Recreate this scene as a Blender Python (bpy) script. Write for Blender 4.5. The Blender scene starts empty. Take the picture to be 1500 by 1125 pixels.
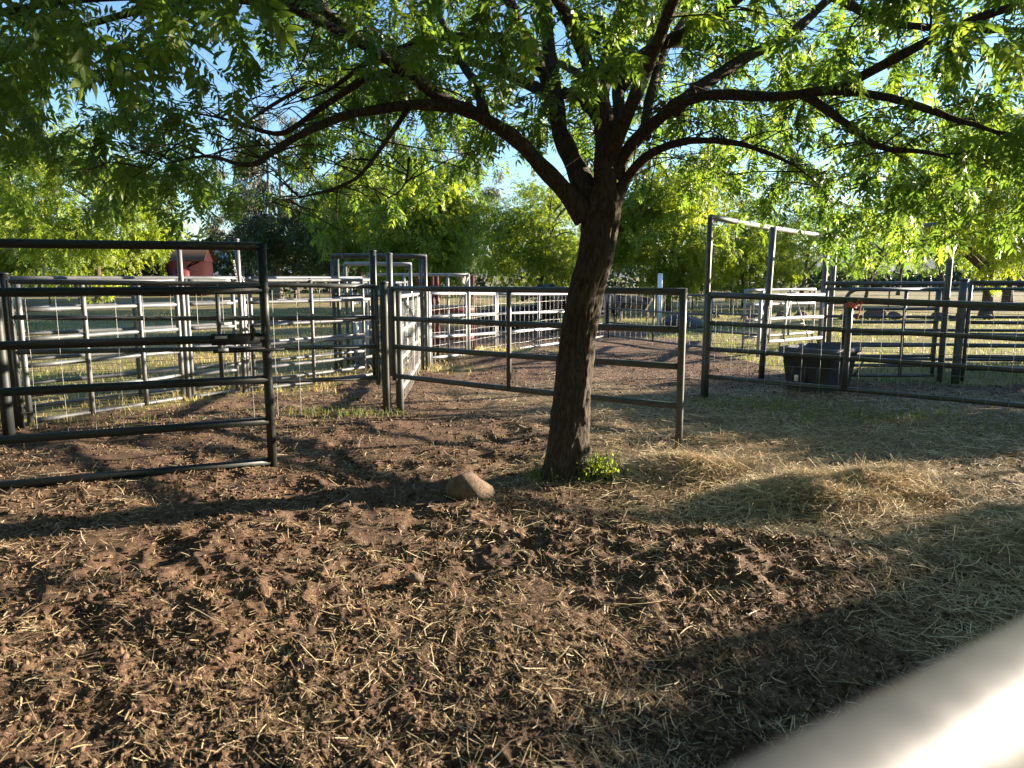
import bpy, math, random
import numpy as np
from mathutils import Vector, Matrix

# ------------------------------------------------------------------ camera, sky, sun, exposure
scene = bpy.context.scene
R = math.radians
cam_d = bpy.data.cameras.new('camera'); cam = bpy.data.objects.new('camera', cam_d)
scene.collection.objects.link(cam); scene.camera = cam
cam.location = (0, 0, 1.5); cam.rotation_euler = (R(90 - 8.53), 0, 0)
cam_d.sensor_width = 36; cam_d.lens = 25.2; cam_d.clip_start = 0.02; cam_d.clip_end = 9000
cam_d.dof.use_dof = True; cam_d.dof.focus_distance = 6.5; cam_d.dof.aperture_fstop = 4.6

SUN_AZ, SUN_EL = 69.0, 11.0           # degrees clockwise from +Y, above the horizon
sd = Vector((math.sin(R(SUN_AZ)) * math.cos(R(SUN_EL)), math.cos(R(SUN_AZ)) * math.cos(R(SUN_EL)), math.sin(R(SUN_EL))))
world = bpy.data.worlds.new('World'); scene.world = world; world.use_nodes = True
wn = world.node_tree
bg = wn.nodes['Background']; sky = wn.nodes.new('ShaderNodeTexSky'); sky.sky_type = 'NISHITA'
sky.sun_disc = False; sky.sun_elevation = R(SUN_EL); sky.sun_rotation = R(SUN_AZ)
sky.altitude = 300; sky.air_density = 1.0; sky.dust_density = 0.15; sky.ozone_density = 3.0
wn.links.new(sky.outputs[0], bg.inputs[0]); bg.inputs[1].default_value = 0.063
sun_d = bpy.data.lights.new('sun', 'SUN'); sun_d.energy = 5.0; sun_d.angle = R(0.55); sun_d.color = (1.0, 0.85, 0.66)
sun = bpy.data.objects.new('sun', sun_d); scene.collection.objects.link(sun)
sun.rotation_euler = sd.to_track_quat('Z', 'Y').to_euler()
scene.view_settings.view_transform = 'Standard'; scene.view_settings.look = 'None'
scene.view_settings.gamma = 1.0; scene.view_settings.use_curve_mapping = False
scene.view_settings.exposure = 2.55
scene.cycles.max_bounces = 8; scene.cycles.transparent_max_bounces = 8
scene.cycles.use_denoising = True

rng = np.random.default_rng(7); random.seed(7)
COL = scene.collection

# ------------------------------------------------------------------ noise
def _hash(ix, iy, seed):
    h = (ix.astype(np.int64) * 374761393 + iy.astype(np.int64) * 668265263 + seed * 974634777) & 0xffffffff
    h = ((h ^ (h >> 13)) * 1274126177) & 0xffffffff
    return ((h ^ (h >> 16)) & 0xffff) / 65535.0
def vnoise(x, y, seed=0):
    x = np.asarray(x, float); y = np.asarray(y, float)
    ix = np.floor(x); iy = np.floor(y); fx = x - ix; fy = y - iy
    fx = fx * fx * fx * (fx * (fx * 6 - 15) + 10); fy = fy * fy * fy * (fy * (fy * 6 - 15) + 10)
    a = _hash(ix, iy, seed); b = _hash(ix + 1, iy, seed); c = _hash(ix, iy + 1, seed); d = _hash(ix + 1, iy + 1, seed)
    return (a * (1 - fx) + b * fx) * (1 - fy) + (c * (1 - fx) + d * fx) * fy
def rot(x, y, a): return x * math.cos(a) - y * math.sin(a), x * math.sin(a) + y * math.cos(a)
def sstep(a, b, x):
    t = np.clip((x - a) / (b - a), 0, 1); return t * t * (3 - 2 * t)

# ------------------------------------------------------------------ materials
def mat(name):
    m = bpy.data.materials.new(name); m.use_nodes = True
    nt = m.node_tree; return m, nt, nt.nodes['Principled BSDF']
def N(nt, t, **kw):
    n = nt.nodes.new(t)
    for k, v in kw.items():
        if k in n.inputs: n.inputs[k].default_value = v
        else: setattr(n, k, v)
    return n
def ramp(nt, fac, stops):
    r = nt.nodes.new('ShaderNodeValToRGB'); cr = r.color_ramp
    while len(cr.elements) < len(stops): cr.elements.new(0.5)
    for e, (p, c) in zip(cr.elements, stops): e.position = p; e.color = (*c, 1)
    nt.links.new(fac, r.inputs[0]); return r.outputs[0]
def mixc(nt, fac, a, b, mode='MIX'):
    m = nt.nodes.new('ShaderNodeMix'); m.data_type = 'RGBA'; m.blend_type = mode
    for sock, v in ((m.inputs['Factor'], fac), (m.inputs['A'], a), (m.inputs['B'], b)):
        pass
    ins = {0: m.inputs[0], 6: m.inputs[6], 7: m.inputs[7]}
    for i, v in ((0, fac), (6, a), (7, b)):
        if hasattr(v, 'is_output'): nt.links.new(v, ins[i])
        elif i == 0: ins[0].default_value = v
        else: ins[i].default_value = (*v, 1)
    return m.outputs[2]
def pos(nt):
    return N(nt, 'ShaderNodeNewGeometry').outputs['Position']
def noise(nt, vec, scale, detail=4, rough=0.6):
    n = N(nt, 'ShaderNodeTexNoise', Scale=scale, Detail=detail, Roughness=rough)
    nt.links.new(vec, n.inputs['Vector']); return n.outputs['Fac']
def bump(nt, h, strength, dist, bs):
    b = N(nt, 'ShaderNodeBump', Strength=strength, Distance=dist); nt.links.new(h, b.inputs['Height'])
    nt.links.new(b.outputs[0], bs.inputs['Normal'])
def attr(nt, name):
    return N(nt, 'ShaderNodeAttribute', attribute_name=name).outputs['Fac']

def m_pipe(name, base, alt, rough, metal, rust=0.15, spec=0.5):
    m, nt, b = mat(name); p = pos(nt)
    n1 = noise(nt, p, 9, 6, 0.65); n2 = noise(nt, p, 60, 3, 0.6)
    c = ramp(nt, n1, [(0.35, base), (0.7, alt)])
    rm = ramp(nt, noise(nt, p, 14, 8, 0.75), [(0.60, (0, 0, 0)), (0.74, (1, 1, 1))])
    mul = N(nt, 'ShaderNodeMath', operation='MULTIPLY'); nt.links.new(rm, mul.inputs[0]); mul.inputs[1].default_value = rust
    c2 = mixc(nt, mul.outputs[0], c, (0.10, 0.045, 0.022))
    nt.links.new(c2, b.inputs['Base Color']); b.inputs['Metallic'].default_value = metal
    rr = N(nt, 'ShaderNodeMapRange'); nt.links.new(n2, rr.inputs[0]); rr.inputs[3].default_value = rough - 0.1; rr.inputs[4].default_value = rough + 0.15
    nt.links.new(rr.outputs[0], b.inputs['Roughness']); bump(nt, n2, 0.15, 0.002, b); return m
M = {}
M['gate_dark'] = m_pipe('dark_green_paint', (0.007, 0.011, 0.011), (0.013, 0.017, 0.016), 0.5, 0.0, 0.25)
M['gate_grey'] = m_pipe('grey_green_paint', (0.035, 0.040, 0.038), (0.065, 0.070, 0.065), 0.45, 0.0, 0.5)
M['galv'] = m_pipe('galvanised_pipe', (0.115, 0.12, 0.125), (0.18, 0.185, 0.19), 0.42, 0.35, 0.5)
M['galv_dark'] = m_pipe('weathered_pipe', (0.055, 0.06, 0.062), (0.10, 0.105, 0.105), 0.45, 0.2, 0.5)
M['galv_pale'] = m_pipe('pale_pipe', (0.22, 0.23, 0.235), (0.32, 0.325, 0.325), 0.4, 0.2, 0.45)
M['wire'] = m_pipe('wire', (0.20, 0.20, 0.20), (0.30, 0.30, 0.29), 0.45, 0.6, 0.3)
M['maroon'] = m_pipe('maroon_paint', (0.11, 0.020, 0.022), (0.16, 0.03, 0.03), 0.5, 0.0, 0.4)
M['sheet'] = m_pipe('pale_sheet_metal', (0.40, 0.42, 0.40), (0.55, 0.56, 0.53), 0.5, 0.2, 0.3)
M['rail_near'] = m_pipe('pale_worn_rail', (0.11, 0.11, 0.108), (0.21, 0.205, 0.195), 0.42, 0.2, 0.9)
M['chain'] = m_pipe('chain_steel', (0.18, 0.18, 0.18), (0.26, 0.25, 0.24), 0.4, 0.8, 0.3)
M['white'] = m_pipe('white_plastic', (0.72, 0.74, 0.76), (0.8, 0.8, 0.8), 0.5, 0.0, 0.0)
M['twine'] = m_pipe('orange_twine', (0.60, 0.13, 0.08), (0.7, 0.2, 0.14), 0.8, 0.0, 0.0)
M['tub'] = m_pipe('black_rubber', (0.040, 0.043, 0.046), (0.065, 0.067, 0.069), 0.6, 0.0, 0.0)
M['red_wall'] = m_pipe('red_boards', (0.016, 0.005, 0.006), (0.024, 0.008, 0.009), 0.8, 0.0, 0.1)
M['red_roof'] = m_pipe('brown_roof', (0.12, 0.075, 0.05), (0.17, 0.11, 0.075), 0.8, 0.0, 0.2)
for k_ in ('red_wall', 'red_roof'): M[k_].node_tree.nodes['Principled BSDF'].inputs['Specular IOR Level'].default_value = 0.05
M['tag'] = m_pipe('label', (0.75, 0.73, 0.66), (0.8, 0.78, 0.7), 0.6, 0.0, 0.0)

def m_soil():
    m, nt, b = mat('soil'); p = pos(nt)
    f = noise(nt, p, 38, 8, 0.75); c_ = noise(nt, p, 2.2, 5, 0.6); ff = noise(nt, p, 170, 4, 0.7)
    soil = ramp(nt, f, [(0.30, (0.030, 0.018, 0.012)), (0.50, (0.095, 0.058, 0.037)), (0.72, (0.25, 0.162, 0.104))])
    soil = mixc(nt, ramp(nt, c_, [(0.35, (0, 0, 0)), (0.7, (1, 1, 1))]), soil, mixc(nt, 0.6, soil, (0.13, 0.069, 0.040)))
    hay = ramp(nt, f, [(0.30, (0.075, 0.052, 0.030)), (0.52, (0.18, 0.132, 0.075)), (0.72, (0.34, 0.26, 0.145))])
    gr = ramp(nt, noise(nt, p, 0.55, 6, 0.65), [(0.30, (0.085, 0.105, 0.028)), (0.45, (0.19, 0.17, 0.06)), (0.58, (0.34, 0.26, 0.115))])
    gr = mixc(nt, ramp(nt, f, [(0.35, (0, 0, 0)), (0.7, (1, 1, 1))]), mixc(nt, 0.5, gr, (0.045, 0.045, 0.018)), gr)
    c = mixc(nt, attr(nt, 'hay'), soil, hay); c = mixc(nt, attr(nt, 'grass'), c, gr)
    nt.links.new(c, b.inputs['Base Color']); b.inputs['Roughness'].default_value = 0.92; b.inputs['Specular IOR Level'].default_value = 0.25
    add = N(nt, 'ShaderNodeMath', operation='ADD'); nt.links.new(f, add.inputs[0]); nt.links.new(ff, add.inputs[1])
    bump(nt, add.outputs[0], 0.9, 0.012, b); return m
M['soil'] = m_soil()
def m_clod():
    m, nt, b = mat('clod'); p = pos(nt); t = attr(nt, 'tint'); f = noise(nt, p, 90, 6, 0.7)
    c = ramp(nt, t, [(0.0, (0.034, 0.020, 0.013)), (0.5, (0.115, 0.069, 0.043)), (1.0, (0.30, 0.20, 0.126))])
    c = mixc(nt, f, mixc(nt, 0.65, c, (0.03, 0.017, 0.011)), c)
    nt.links.new(c, b.inputs['Base Color']); b.inputs['Roughness'].default_value = 0.95; b.inputs['Specular IOR Level'].default_value = 0.2
    bump(nt, noise(nt, p, 160, 6, 0.75), 0.9, 0.008, b); return m
M['clod'] = m_clod()
def m_tinted(name, stops, rough=0.7, transl=0.0, spec=0.3):
    m, nt, b = mat(name); c = ramp(nt, attr(nt, 'tint'), stops)
    nt.links.new(c, b.inputs['Base Color']); b.inputs['Roughness'].default_value = rough; b.inputs['Specular IOR Level'].default_value = spec
    if transl:
        tr = N(nt, 'ShaderNodeBsdfTranslucent'); mx = N(nt, 'ShaderNodeMixShader'); mx.inputs[0].default_value = transl
        hs = N(nt, 'ShaderNodeHueSaturation', Hue=0.484, Saturation=1.10, Value=2.25); nt.links.new(c, hs.inputs['Color'])
        nt.links.new(hs.outputs[0], tr.inputs['Color']); nt.links.new(b.outputs[0], mx.inputs[1]); nt.links.new(tr.outputs[0], mx.inputs[2])
        nt.links.new(mx.outputs[0], nt.nodes['Material Output'].inputs['Surface'])
    return m
M['straw'] = m_tinted('straw', [(0.0, (0.15, 0.105, 0.055)), (0.5, (0.37, 0.285, 0.160)), (1.0, (0.62, 0.53, 0.36))], 0.55, 0.12)
M['grass'] = m_tinted('grass_blades', [(0.0, (0.065, 0.100, 0.022)), (0.5, (0.14, 0.175, 0.045)), (1.0, (0.36, 0.30, 0.12))], 0.55, 0.35)
M['leaf'] = m_tinted('ash_leaf', [(0.0, (0.042, 0.086, 0.016)), (0.55, (0.082, 0.145, 0.026)), (1.0, (0.15, 0.205, 0.034))], 0.42, 0.52, 0.4)
M['leaf_bright'] = m_tinted('spring_leaf', [(0.0, (0.075, 0.125, 0.018)), (0.55, (0.135, 0.19, 0.027)), (1.0, (0.20, 0.245, 0.038))], 0.5, 0.48)
M['leaf_euc'] = m_tinted('eucalyptus_leaf', [(0.0, (0.045, 0.058, 0.036)), (0.55, (0.085, 0.095, 0.066)), (1.0, (0.16, 0.14, 0.105))], 0.5, 0.22)
M['leaf_dark'] = m_tinted('evergreen_leaf', [(0.0, (0.018, 0.036, 0.012)), (0.55, (0.036, 0.062, 0.018)), (1.0, (0.07, 0.10, 0.03))], 0.5, 0.25)
def m_bark(name, a, bcol, sc, bs=0.7):
    m, nt, b = mat(name); p = pos(nt)
    mp = N(nt, 'ShaderNodeMapping'); mp.inputs['Scale'].default_value = (1, 1, 0.22); nt.links.new(p, mp.inputs[0])
    f = noise(nt, mp.outputs[0], sc, 8, 0.68); g = noise(nt, p, 5, 3, 0.5)
    c = ramp(nt, f, [(0.40, a), (0.60, bcol)]); c = mixc(nt, g, c, mixc(nt, 0.4, c, (0.09, 0.085, 0.06)))
    nt.links.new(c, b.inputs['Base Color']); b.inputs['Roughness'].default_value = 0.9; b.inputs['Specular IOR Level'].default_value = 0.2
    bump(nt, f, bs, 0.02, b); return m
M['bark'] = m_bark('rough_bark', (0.016, 0.011, 0.009), (0.080, 0.055, 0.040), 55, 1.0)
M['bark_pale'] = m_bark('pale_bark', (0.20, 0.165, 0.14), (0.40, 0.35, 0.31), 14, 0.2)
M['bark_grey'] = m_bark('grey_bark', (0.04, 0.03, 0.024), (0.11, 0.085, 0.065), 20)
def m_rock(name, a, bcol):
    m, nt, b = mat(name); p = pos(nt); f = noise(nt, p, 22, 9, 0.7)
    nt.links.new(ramp(nt, f, [(0.3, a), (0.7, bcol)]), b.inputs['Base Color']); b.inputs['Roughness'].default_value = 0.9
    bump(nt, noise(nt, p, 60, 8, 0.7), 0.8, 0.015, b); return m
M['rock'] = m_rock('tan_rock', (0.075, 0.048, 0.030), (0.19, 0.125, 0.078))
M['rock_red'] = m_rock('reddish_stone', (0.06, 0.034, 0.026), (0.16, 0.095, 0.068))
M['hill'] = m_rock('hazy_hill', (0.075, 0.105, 0.125), (0.095, 0.125, 0.145))  # distance haze is put into the blue-grey hill colour
def m_cow(name, a, bcol):
    m, nt, b = mat(name); tc = N(nt, 'ShaderNodeTexCoord').outputs['Object']; f = noise(nt, tc, 3.0, 4, 0.55)
    nt.links.new(ramp(nt, f, [(0.42, a), (0.58, bcol)]), b.inputs['Base Color']); b.inputs['Roughness'].default_value = 0.7
    bump(nt, noise(nt, tc, 40, 4, 0.6), 0.3, 0.01, b); return m
M['cow_black'] = m_cow('black_hide', (0.006, 0.005, 0.005), (0.016, 0.010, 0.008))
M['cow_brown'] = m_cow('brown_hide', (0.055, 0.022, 0.014), (0.10, 0.042, 0.026))
M['cow_tan'] = m_cow('tan_hide', (0.02, 0.014, 0.012), (0.24, 0.15, 0.09))

# ------------------------------------------------------------------ mesh helpers
def mesh_np(name, verts, faces, material=None, smooth=False, attrs=None):
    """faces: (n,3) or (n,4) int array, or a list of such arrays"""
    if not isinstance(faces, list): faces = [faces]
    me = bpy.data.meshes.new(name); verts = np.asarray(verts, np.float32)
    me.vertices.add(len(verts)); me.vertices.foreach_set('co', verts.ravel())
    tot = np.concatenate([np.full(len(f), f.shape[1], np.int32) for f in faces if len(f)])
    idx = np.concatenate([np.asarray(f, np.int32).ravel() for f in faces if len(f)])
    start = np.concatenate([[0], np.cumsum(tot)[:-1]]).astype(np.int32)
    me.loops.add(len(idx)); me.loops.foreach_set('vertex_index', idx)
    me.polygons.add(len(tot)); me.polygons.foreach_set('loop_start', start); me.polygons.foreach_set('loop_total', tot)
    if smooth: me.polygons.foreach_set('use_smooth', np.ones(len(tot), bool))
    for k, v in (attrs or {}).items():
        a = me.attributes.new(k, 'FLOAT', 'POINT'); a.data.foreach_set('value', np.asarray(v, np.float32))
    me.update(calc_edges=True)
    if material: me.materials.append(material)
    return me
def link(name, me, parent=None, loc=(0, 0, 0)):
    o = bpy.data.objects.new(name, me); COL.objects.link(o); o.location = loc
    if parent: o.parent = parent
    return o
def tag(o, label=None, cat=None, group=None, kind=None):
    if label: o['label'] = label
    if cat: o['category'] = cat
    if group: o['group'] = group
    if kind: o['kind'] = kind
    return o
def thing(name, label, cat, loc=(0, 0, 0), group=None):
    o = bpy.data.objects.new(name, None); COL.objects.link(o); o.location = loc; o.empty_display_size = 0.2
    return tag(o, label, cat, group)

class MB:
    def __init__(s): s.v = []; s.q = []; s.t = []; s.n = 0
    def add(s, v, q=None, t=None):
        v = np.asarray(v, float)
        if q is not None and len(q): s.q.append(np.asarray(q, int) + s.n)
        if t is not None and len(t): s.t.append(np.asarray(t, int) + s.n)
        s.v.append(v); s.n += len(v); return s
    def tube(s, pts, rad, n=10, cap=True, squash=None, rough=0.0, seed=0):
        P = [Vector(p) for p in pts]; k = len(P)
        rad = [rad] * k if not hasattr(rad, '__len__') else list(rad)
        T = [(P[min(i + 1, k - 1)] - P[max(i - 1, 0)]).normalized() for i in range(k)]
        up = Vector((0, 0, 1)) if abs(T[0].z) < 0.9 else Vector((1, 0, 0))
        U = T[0].cross(up).normalized(); v = []
        for i in range(k):
            if i: U = (U - T[i] * U.dot(T[i])).normalized()
            W = T[i].cross(U)
            for j in range(n):
                a = 2 * math.pi * j / n
                v.append(P[i] + (U * math.cos(a) + W * math.sin(a)) * rad[i])
        q = [(i * n + j, i * n + (j + 1) % n, (i + 1) * n + (j + 1) % n, (i + 1) * n + j) for i in range(k - 1) for j in range(n)]
        t = []
        if cap:
            a0 = len(v); v.append(P[0]); v.append(P[-1])
            t = [(a0, (j + 1) % n, j) for j in range(n)] + [(a0 + 1, (k - 1) * n + j, (k - 1) * n + (j + 1) % n) for j in range(n)]
        return s.add([tuple(x) for x in v], q, t)
    def box(s, c, size, rz=0, rx=0, bev=0.0):
        x, y, z = (d / 2 for d in size)
        vv = [Vector((sx * x, sy * y, sz * z)) for sz in (-1, 1) for sx, sy in ((-1, -1), (1, -1), (1, 1), (-1, 1))]
        m = Matrix.Rotation(rz, 3, 'Z') @ Matrix.Rotation(rx, 3, 'X')
        return s.add([tuple(Vector(c) + m @ v for v in [w])[0][:] for w in vv],
                     [(0, 3, 2, 1), (4, 5, 6, 7), (0, 1, 5, 4), (1, 2, 6, 5), (2, 3, 7, 6), (3, 0, 4, 7)])
    def build(s, name, material, parent=None, smooth=False, kind=None, label=None):
        v = np.concatenate(s.v); off = np.zeros(3)
        if parent is not None: off = np.array(parent.location) if parent.parent is None else np.array(parent.location) + np.array(parent.parent.location)
        fs = []
        if s.q: fs.append(np.concatenate(s.q))
        if s.t: fs.append(np.concatenate(s.t))
        o = link(name, mesh_np(name, v - off, fs, material, smooth), parent)
        if kind: o['kind'] = kind
        if label: o['label'] = label
        return o
def pipe(name, p0, p1, r, m, parent, n=12, bend=0.010, k=7):
    p0, p1 = Vector(p0), Vector(p1); L = (p1 - p0).length
    d = Vector((random.uniform(-1, 1), random.uniform(-1, 1), random.uniform(-1.2, 0.6))) * bend * L * 0.5
    pts = [p0.lerp(p1, i / (k - 1)) + d * math.sin(math.pi * i / (k - 1)) for i in range(k)]
    return MB().tube(pts, r, n).build(name, m, parent, smooth=True)
def ico(sub):
    import bmesh
    bm = bmesh.new(); bmesh.ops.create_icosphere(bm, subdivisions=sub, radius=1.0)
    v = np.array([x.co[:] for x in bm.verts]); f = np.array([[y.index for y in x.verts] for x in bm.faces]); bm.free(); return v, f

# ------------------------------------------------------------------ ground shape
HAY = [(1.35, 5.40, 0.07, 0.42, 0.20), (1.98, 4.66, 0.11, 0.42, 0.26), (2.58, 4.86, 0.11, 0.36, 0.22), (1.15, 3.75, 0.05, 0.5, 0.3), (2.1, 6.3, 0.06, 0.7, 0.4), (3.1, 3.9, 0.06, 0.8, 0.4)]
def ground_low(x, y):
    z = 0.05 * (vnoise(x / 2.3, y / 2.3, 1) - 0.5) + 0.035 * (vnoise(x / 0.9 + 5, y / 0.9, 2) - 0.5)
    z = z + 0.14 * np.exp(-((x + 0.3) ** 2 + (y - 13.3) ** 2) / 1.8)
    for hx, hy, a, sx, sy in HAY: z = z + a * np.exp(-((x - hx) / sx) ** 2 - ((y - hy) / sy) ** 2) * (0.35 + 1.3 * vnoise(x * 4.5 + hx, y * 6.5, 44))
    return z * (1 - sstep(30, 60, np.hypot(x, y)))
def dirtmask(x, y):
    n = (vnoise(x * 1.3, y * 1.3, 31) - 0.5) * 1.1 + (vnoise(x * 4, y * 4, 32) - 0.5) * 0.6
    l1 = (x + 6.0) * 0.79 - (y - 5.3) * 0.61                    # left fence line
    l2 = (x + 1.6) * 0.82 - (y - 11.7) * 0.56 + 0.8            # alley fence line
    left = np.minimum(l1, np.where(y > 11, l2, 9))
    right = np.where(y > 9.9, 4.6 - x, 9) ; right = np.where(x > 4.2, np.minimum(right, 10.2 - y), right)
    d = np.minimum(np.minimum(left, right), 17.3 - y)
    pen = np.minimum(np.minimum(x + 2.2, 3.6 - x), np.minimum(23 - y, y - 14))     # cattle pen behind
    return sstep(-0.35, 0.35, np.maximum(d, pen) + n)
def haymask(x, y):
    n = (vnoise(x * 1.1, y * 1.1, 41) - 0.5) * 1.4
    a = sstep(0.2, 1.4, (x - 0.45) * 0.8 + (y - 3.4) * 0.42 + n) * sstep(-0.2, 0.9, x - 0.2 + n)
    b = 0.7 * sstep(0, 1, 1.9 - np.hypot((x - 1.5) / 1.6, (y - 8.5) / 1.4) + n)
    return np.maximum(a * (1 - sstep(8, 10, y)), b) * (1 - sstep(11, 14, y))
def ground_fine(x, y, cell):
    z = np.zeros_like(x); w = [(0.42, 0.036), (0.21, 0.022), (0.11, 0.018), (0.058, 0.016), (0.031, 0.012), (0.017, 0.006)]
    for i, (L, a) in enumerate(w):
        xr, yr = rot(x, y, 0.7 * i + 0.3)
        n = vnoise(xr / L, yr / L, 50 + i); n2 = vnoise(xr / L + 37, yr / L + 11, 70 + i)
        b = np.abs(n + n2 - 1.0)                                   # billowed lumps
        z += a * (0.45 - 1.5 * b) * sstep(0.55, 0.25, cell / L)
    patch = 0.35 + 1.1 * vnoise(x / 0.8, y / 0.8, 90)
    hoof = sstep(0.66, 0.80, vnoise(x / 0.15, y / 0.15, 95)) * sstep(0.35, 0.6, vnoise(x / 1.3 + 4, y / 1.3, 96)) * sstep(0.08, 0.03, cell)
    return z * patch - 0.020 * hoof
def ground_z(x, y):
    x = np.asarray(x, float); y = np.asarray(y, float)
    cell = np.maximum(0.004, 0.004 * np.hypot(x, y) ** 1.3)
    return ground_low(x, y) + ground_fine(x, y, cell) * (1 - 0.5 * haymask(x, y)) * (0.35 + 0.65 * dirtmask(x, y))
def gz(x, y): return float(ground_low(np.array([x]), np.array([y]))[0])

def build_ground():
    az = np.concatenate([np.linspace(-180, -58, 20)[:-1], np.linspace(-58, -42, 60)[:-1], np.linspace(-42, 42, 580)[:-1], np.linspace(42, 58, 60)[:-1], np.linspace(58, 180, 20)])
    r1 = [0.3]; 
    while r1[-1] < 5000:
        r = r1[-1]
        if r < 1.6: d = 0.05
        elif r < 22: d = max(0.0068, 0.00145 * r * r)
        else: d = 0.05 * r
        d = min(d, 0.035 * r if r < 22 else d)
        r1.append(r + d)
    r1 = np.array(r1); A = np.radians(az)
    rr, aa = np.meshgrid(r1, A, indexing='ij'); x = rr * np.sin(aa); y = rr * np.cos(aa)
    gap = np.broadcast_to(np.gradient(r1)[:, None], rr.shape)
    cell = np.maximum(gap * 0.8, rr * np.broadcast_to(np.gradient(A)[None, :], rr.shape))
    dm = dirtmask(x, y); hm = haymask(x, y)
    z = ground_low(x, y) + ground_fine(x, y, cell) * (1 - 0.5 * hm) * (0.35 + 0.65 * dm) * (rr < 40)
    nr, na = rr.shape; i = np.arange(nr - 1)[:, None] * na + np.arange(na - 1)[None, :]
    f = np.stack([i, i + 1, i + na + 1, i + na], -1).reshape(-1, 4)[:, ::-1]
    v = np.stack([x, y, z], -1).reshape(-1, 3)
    # centre disc
    c = len(v); v = np.vstack([v, [[0, 0, 0]]]); t = np.stack([np.full(na - 1, c), np.arange(na - 1) + 1, np.arange(na - 1)], -1)
    g = (1 - dm).ravel(); hh = hm.ravel()
    me = mesh_np('ground', v, [f, t], M['soil'], True, {'grass': np.append(g, 0), 'hay': np.append(hh, 0)})
    print('ground', nr, na, len(f)); return tag(link('ground', me), kind='structure')
ground = build_ground()

# ------------------------------------------------------------------ soil clods, straw and grass on the ground
def in_view(n, dmin, dmax, power=1.0, half=42):
    u = rng.random(n); r = dmin * (dmax / dmin) ** (u ** power); a = np.radians(rng.uniform(-half, half, n))
    return r * np.sin(a), r * np.cos(a)
def rand_rot(n):
    q = rng.normal(size=(n, 4)); q /= np.linalg.norm(q, axis=1)[:, None]; w, x, y, z = q.T
    return np.stack([1 - 2 * (y * y + z * z), 2 * (x * y - z * w), 2 * (x * z + y * w), 2 * (x * y + z * w), 1 - 2 * (x * x + z * z), 2 * (y * z - x * w),
                     2 * (x * z - y * w), 2 * (y * z + x * w), 1 - 2 * (x * x + y * y)], -1).reshape(n, 3, 3)
def scatter_mesh(name, tv, tf, Ms, loc, tint, material, smooth=False, jitter=0.0):
    n = len(loc); v = np.einsum('nij,kj->nki', Ms, tv)
    if jitter: v *= 1 + rng.uniform(-jitter, jitter, (n, len(tv), 1))
    v = v + loc[:, None, :]; f = (tf[None] + (np.arange(n) * len(tv))[:, None, None]).reshape(-1, tf.shape[1])
    return mesh_np(name, v.reshape(-1, 3), f, material, smooth, {'tint': np.repeat(tint, len(tv))})
iv1, if1 = ico(1); iv2, if2 = ico(2)
def clods():
    x, y = in_view(80000, 1.5, 14, 0.8); dm = dirtmask(x, y) * (1 - 0.8 * haymask(x, y))
    clump = vnoise(x * 2.2, y * 2.2, 101) * 0.6 + vnoise(x * 7, y * 7, 102) * 0.5
    keep = rng.random(len(x)) < dm * np.clip(clump * 2.0 - 0.35, 0.08, 1); x, y = x[keep], y[keep]; n = len(x)
    s = np.exp(rng.normal(math.log(0.0038), 0.62, n)) * (1 + 0.10 * np.hypot(x, y)); s = np.minimum(s, 0.0145)
    sc = s[:, None] * rng.uniform(0.5, 1.4, (n, 3)); Ms = rand_rot(n) * sc[:, None, :]
    loc = np.stack([x, y, ground_z(x, y) + 0.15 * s], -1)
    big = s / np.hypot(x, y) > np.quantile(s / np.hypot(x, y), .80); tn = np.clip(rng.normal(0.5, 0.25, n), 0, 1)
    def crumb(v, f, m):
        vv = np.einsum('nij,kj->nki', Ms[m], v) * (1 + rng.uniform(-.42, .42, (m.sum(), len(v), 1))) + loc[m][:, None, :]
        return vv.reshape(-1, 3), (f[None] + (np.arange(m.sum()) * len(v))[:, None, None]).reshape(-1, 3), np.repeat(tn[m], len(v))
    ov = np.array([[1, 0, 0], [0, 1, 0], [-1, 0, 0], [0, -1, 0], [0, 0, 1], [0, 0, -1]], float); of = np.array([[0, 1, 4], [1, 2, 4], [2, 3, 4], [3, 0, 4], [1, 0, 5], [2, 1, 5], [3, 2, 5], [0, 3, 5]])
    a, b = crumb(iv1, if1, big), crumb(ov * 1.15, of, ~big)
    me = mesh_np('soil_crumbs', np.vstack([a[0], b[0]]), np.vstack([a[1], b[1] + len(a[0])]), M['clod'], False, {'tint': np.concatenate([a[2], b[2]])})
    tag(link('soil_crumbs', me), 'loose crumbs of brown soil and dung covering the pen floor', 'soil', kind='stuff')
    print('crumbs', n)
    meshes = []
    for k in range(6):
        v = iv2 * (1 + 0.30 * (rng.random((len(iv2), 1)) - 0.5)) * rng.uniform(0.7, 1.2, 3); v[:, 2] *= 0.75
        meshes.append(mesh_np('clod', v, if2, M['clod'], True, {'tint': np.full(len(v), rng.uniform(0.3, 0.75))}))
    x, y = in_view(900, 1.7, 6.5, 0.9); ok = (dirtmask(x, y) > 0.6) & (haymask(x, y) < 0.35) & (vnoise(x * 1.5, y * 1.5, 103) > 0.42)
    x, y = x[ok][:220], y[ok][:220]; z = ground_z(x, y)
    for i in range(len(x)):
        s = random.uniform(0.008, 0.019)
        o = link('clod', meshes[i % 6], ground, (x[i], y[i], z[i] + 0.1 * s)); o.scale = (s, s, s * random.uniform(0.7, 1.1)); o.rotation_euler = (random.uniform(-.6, .6), random.uniform(-.6, .6), random.uniform(0, 6.3))
clods()

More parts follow.
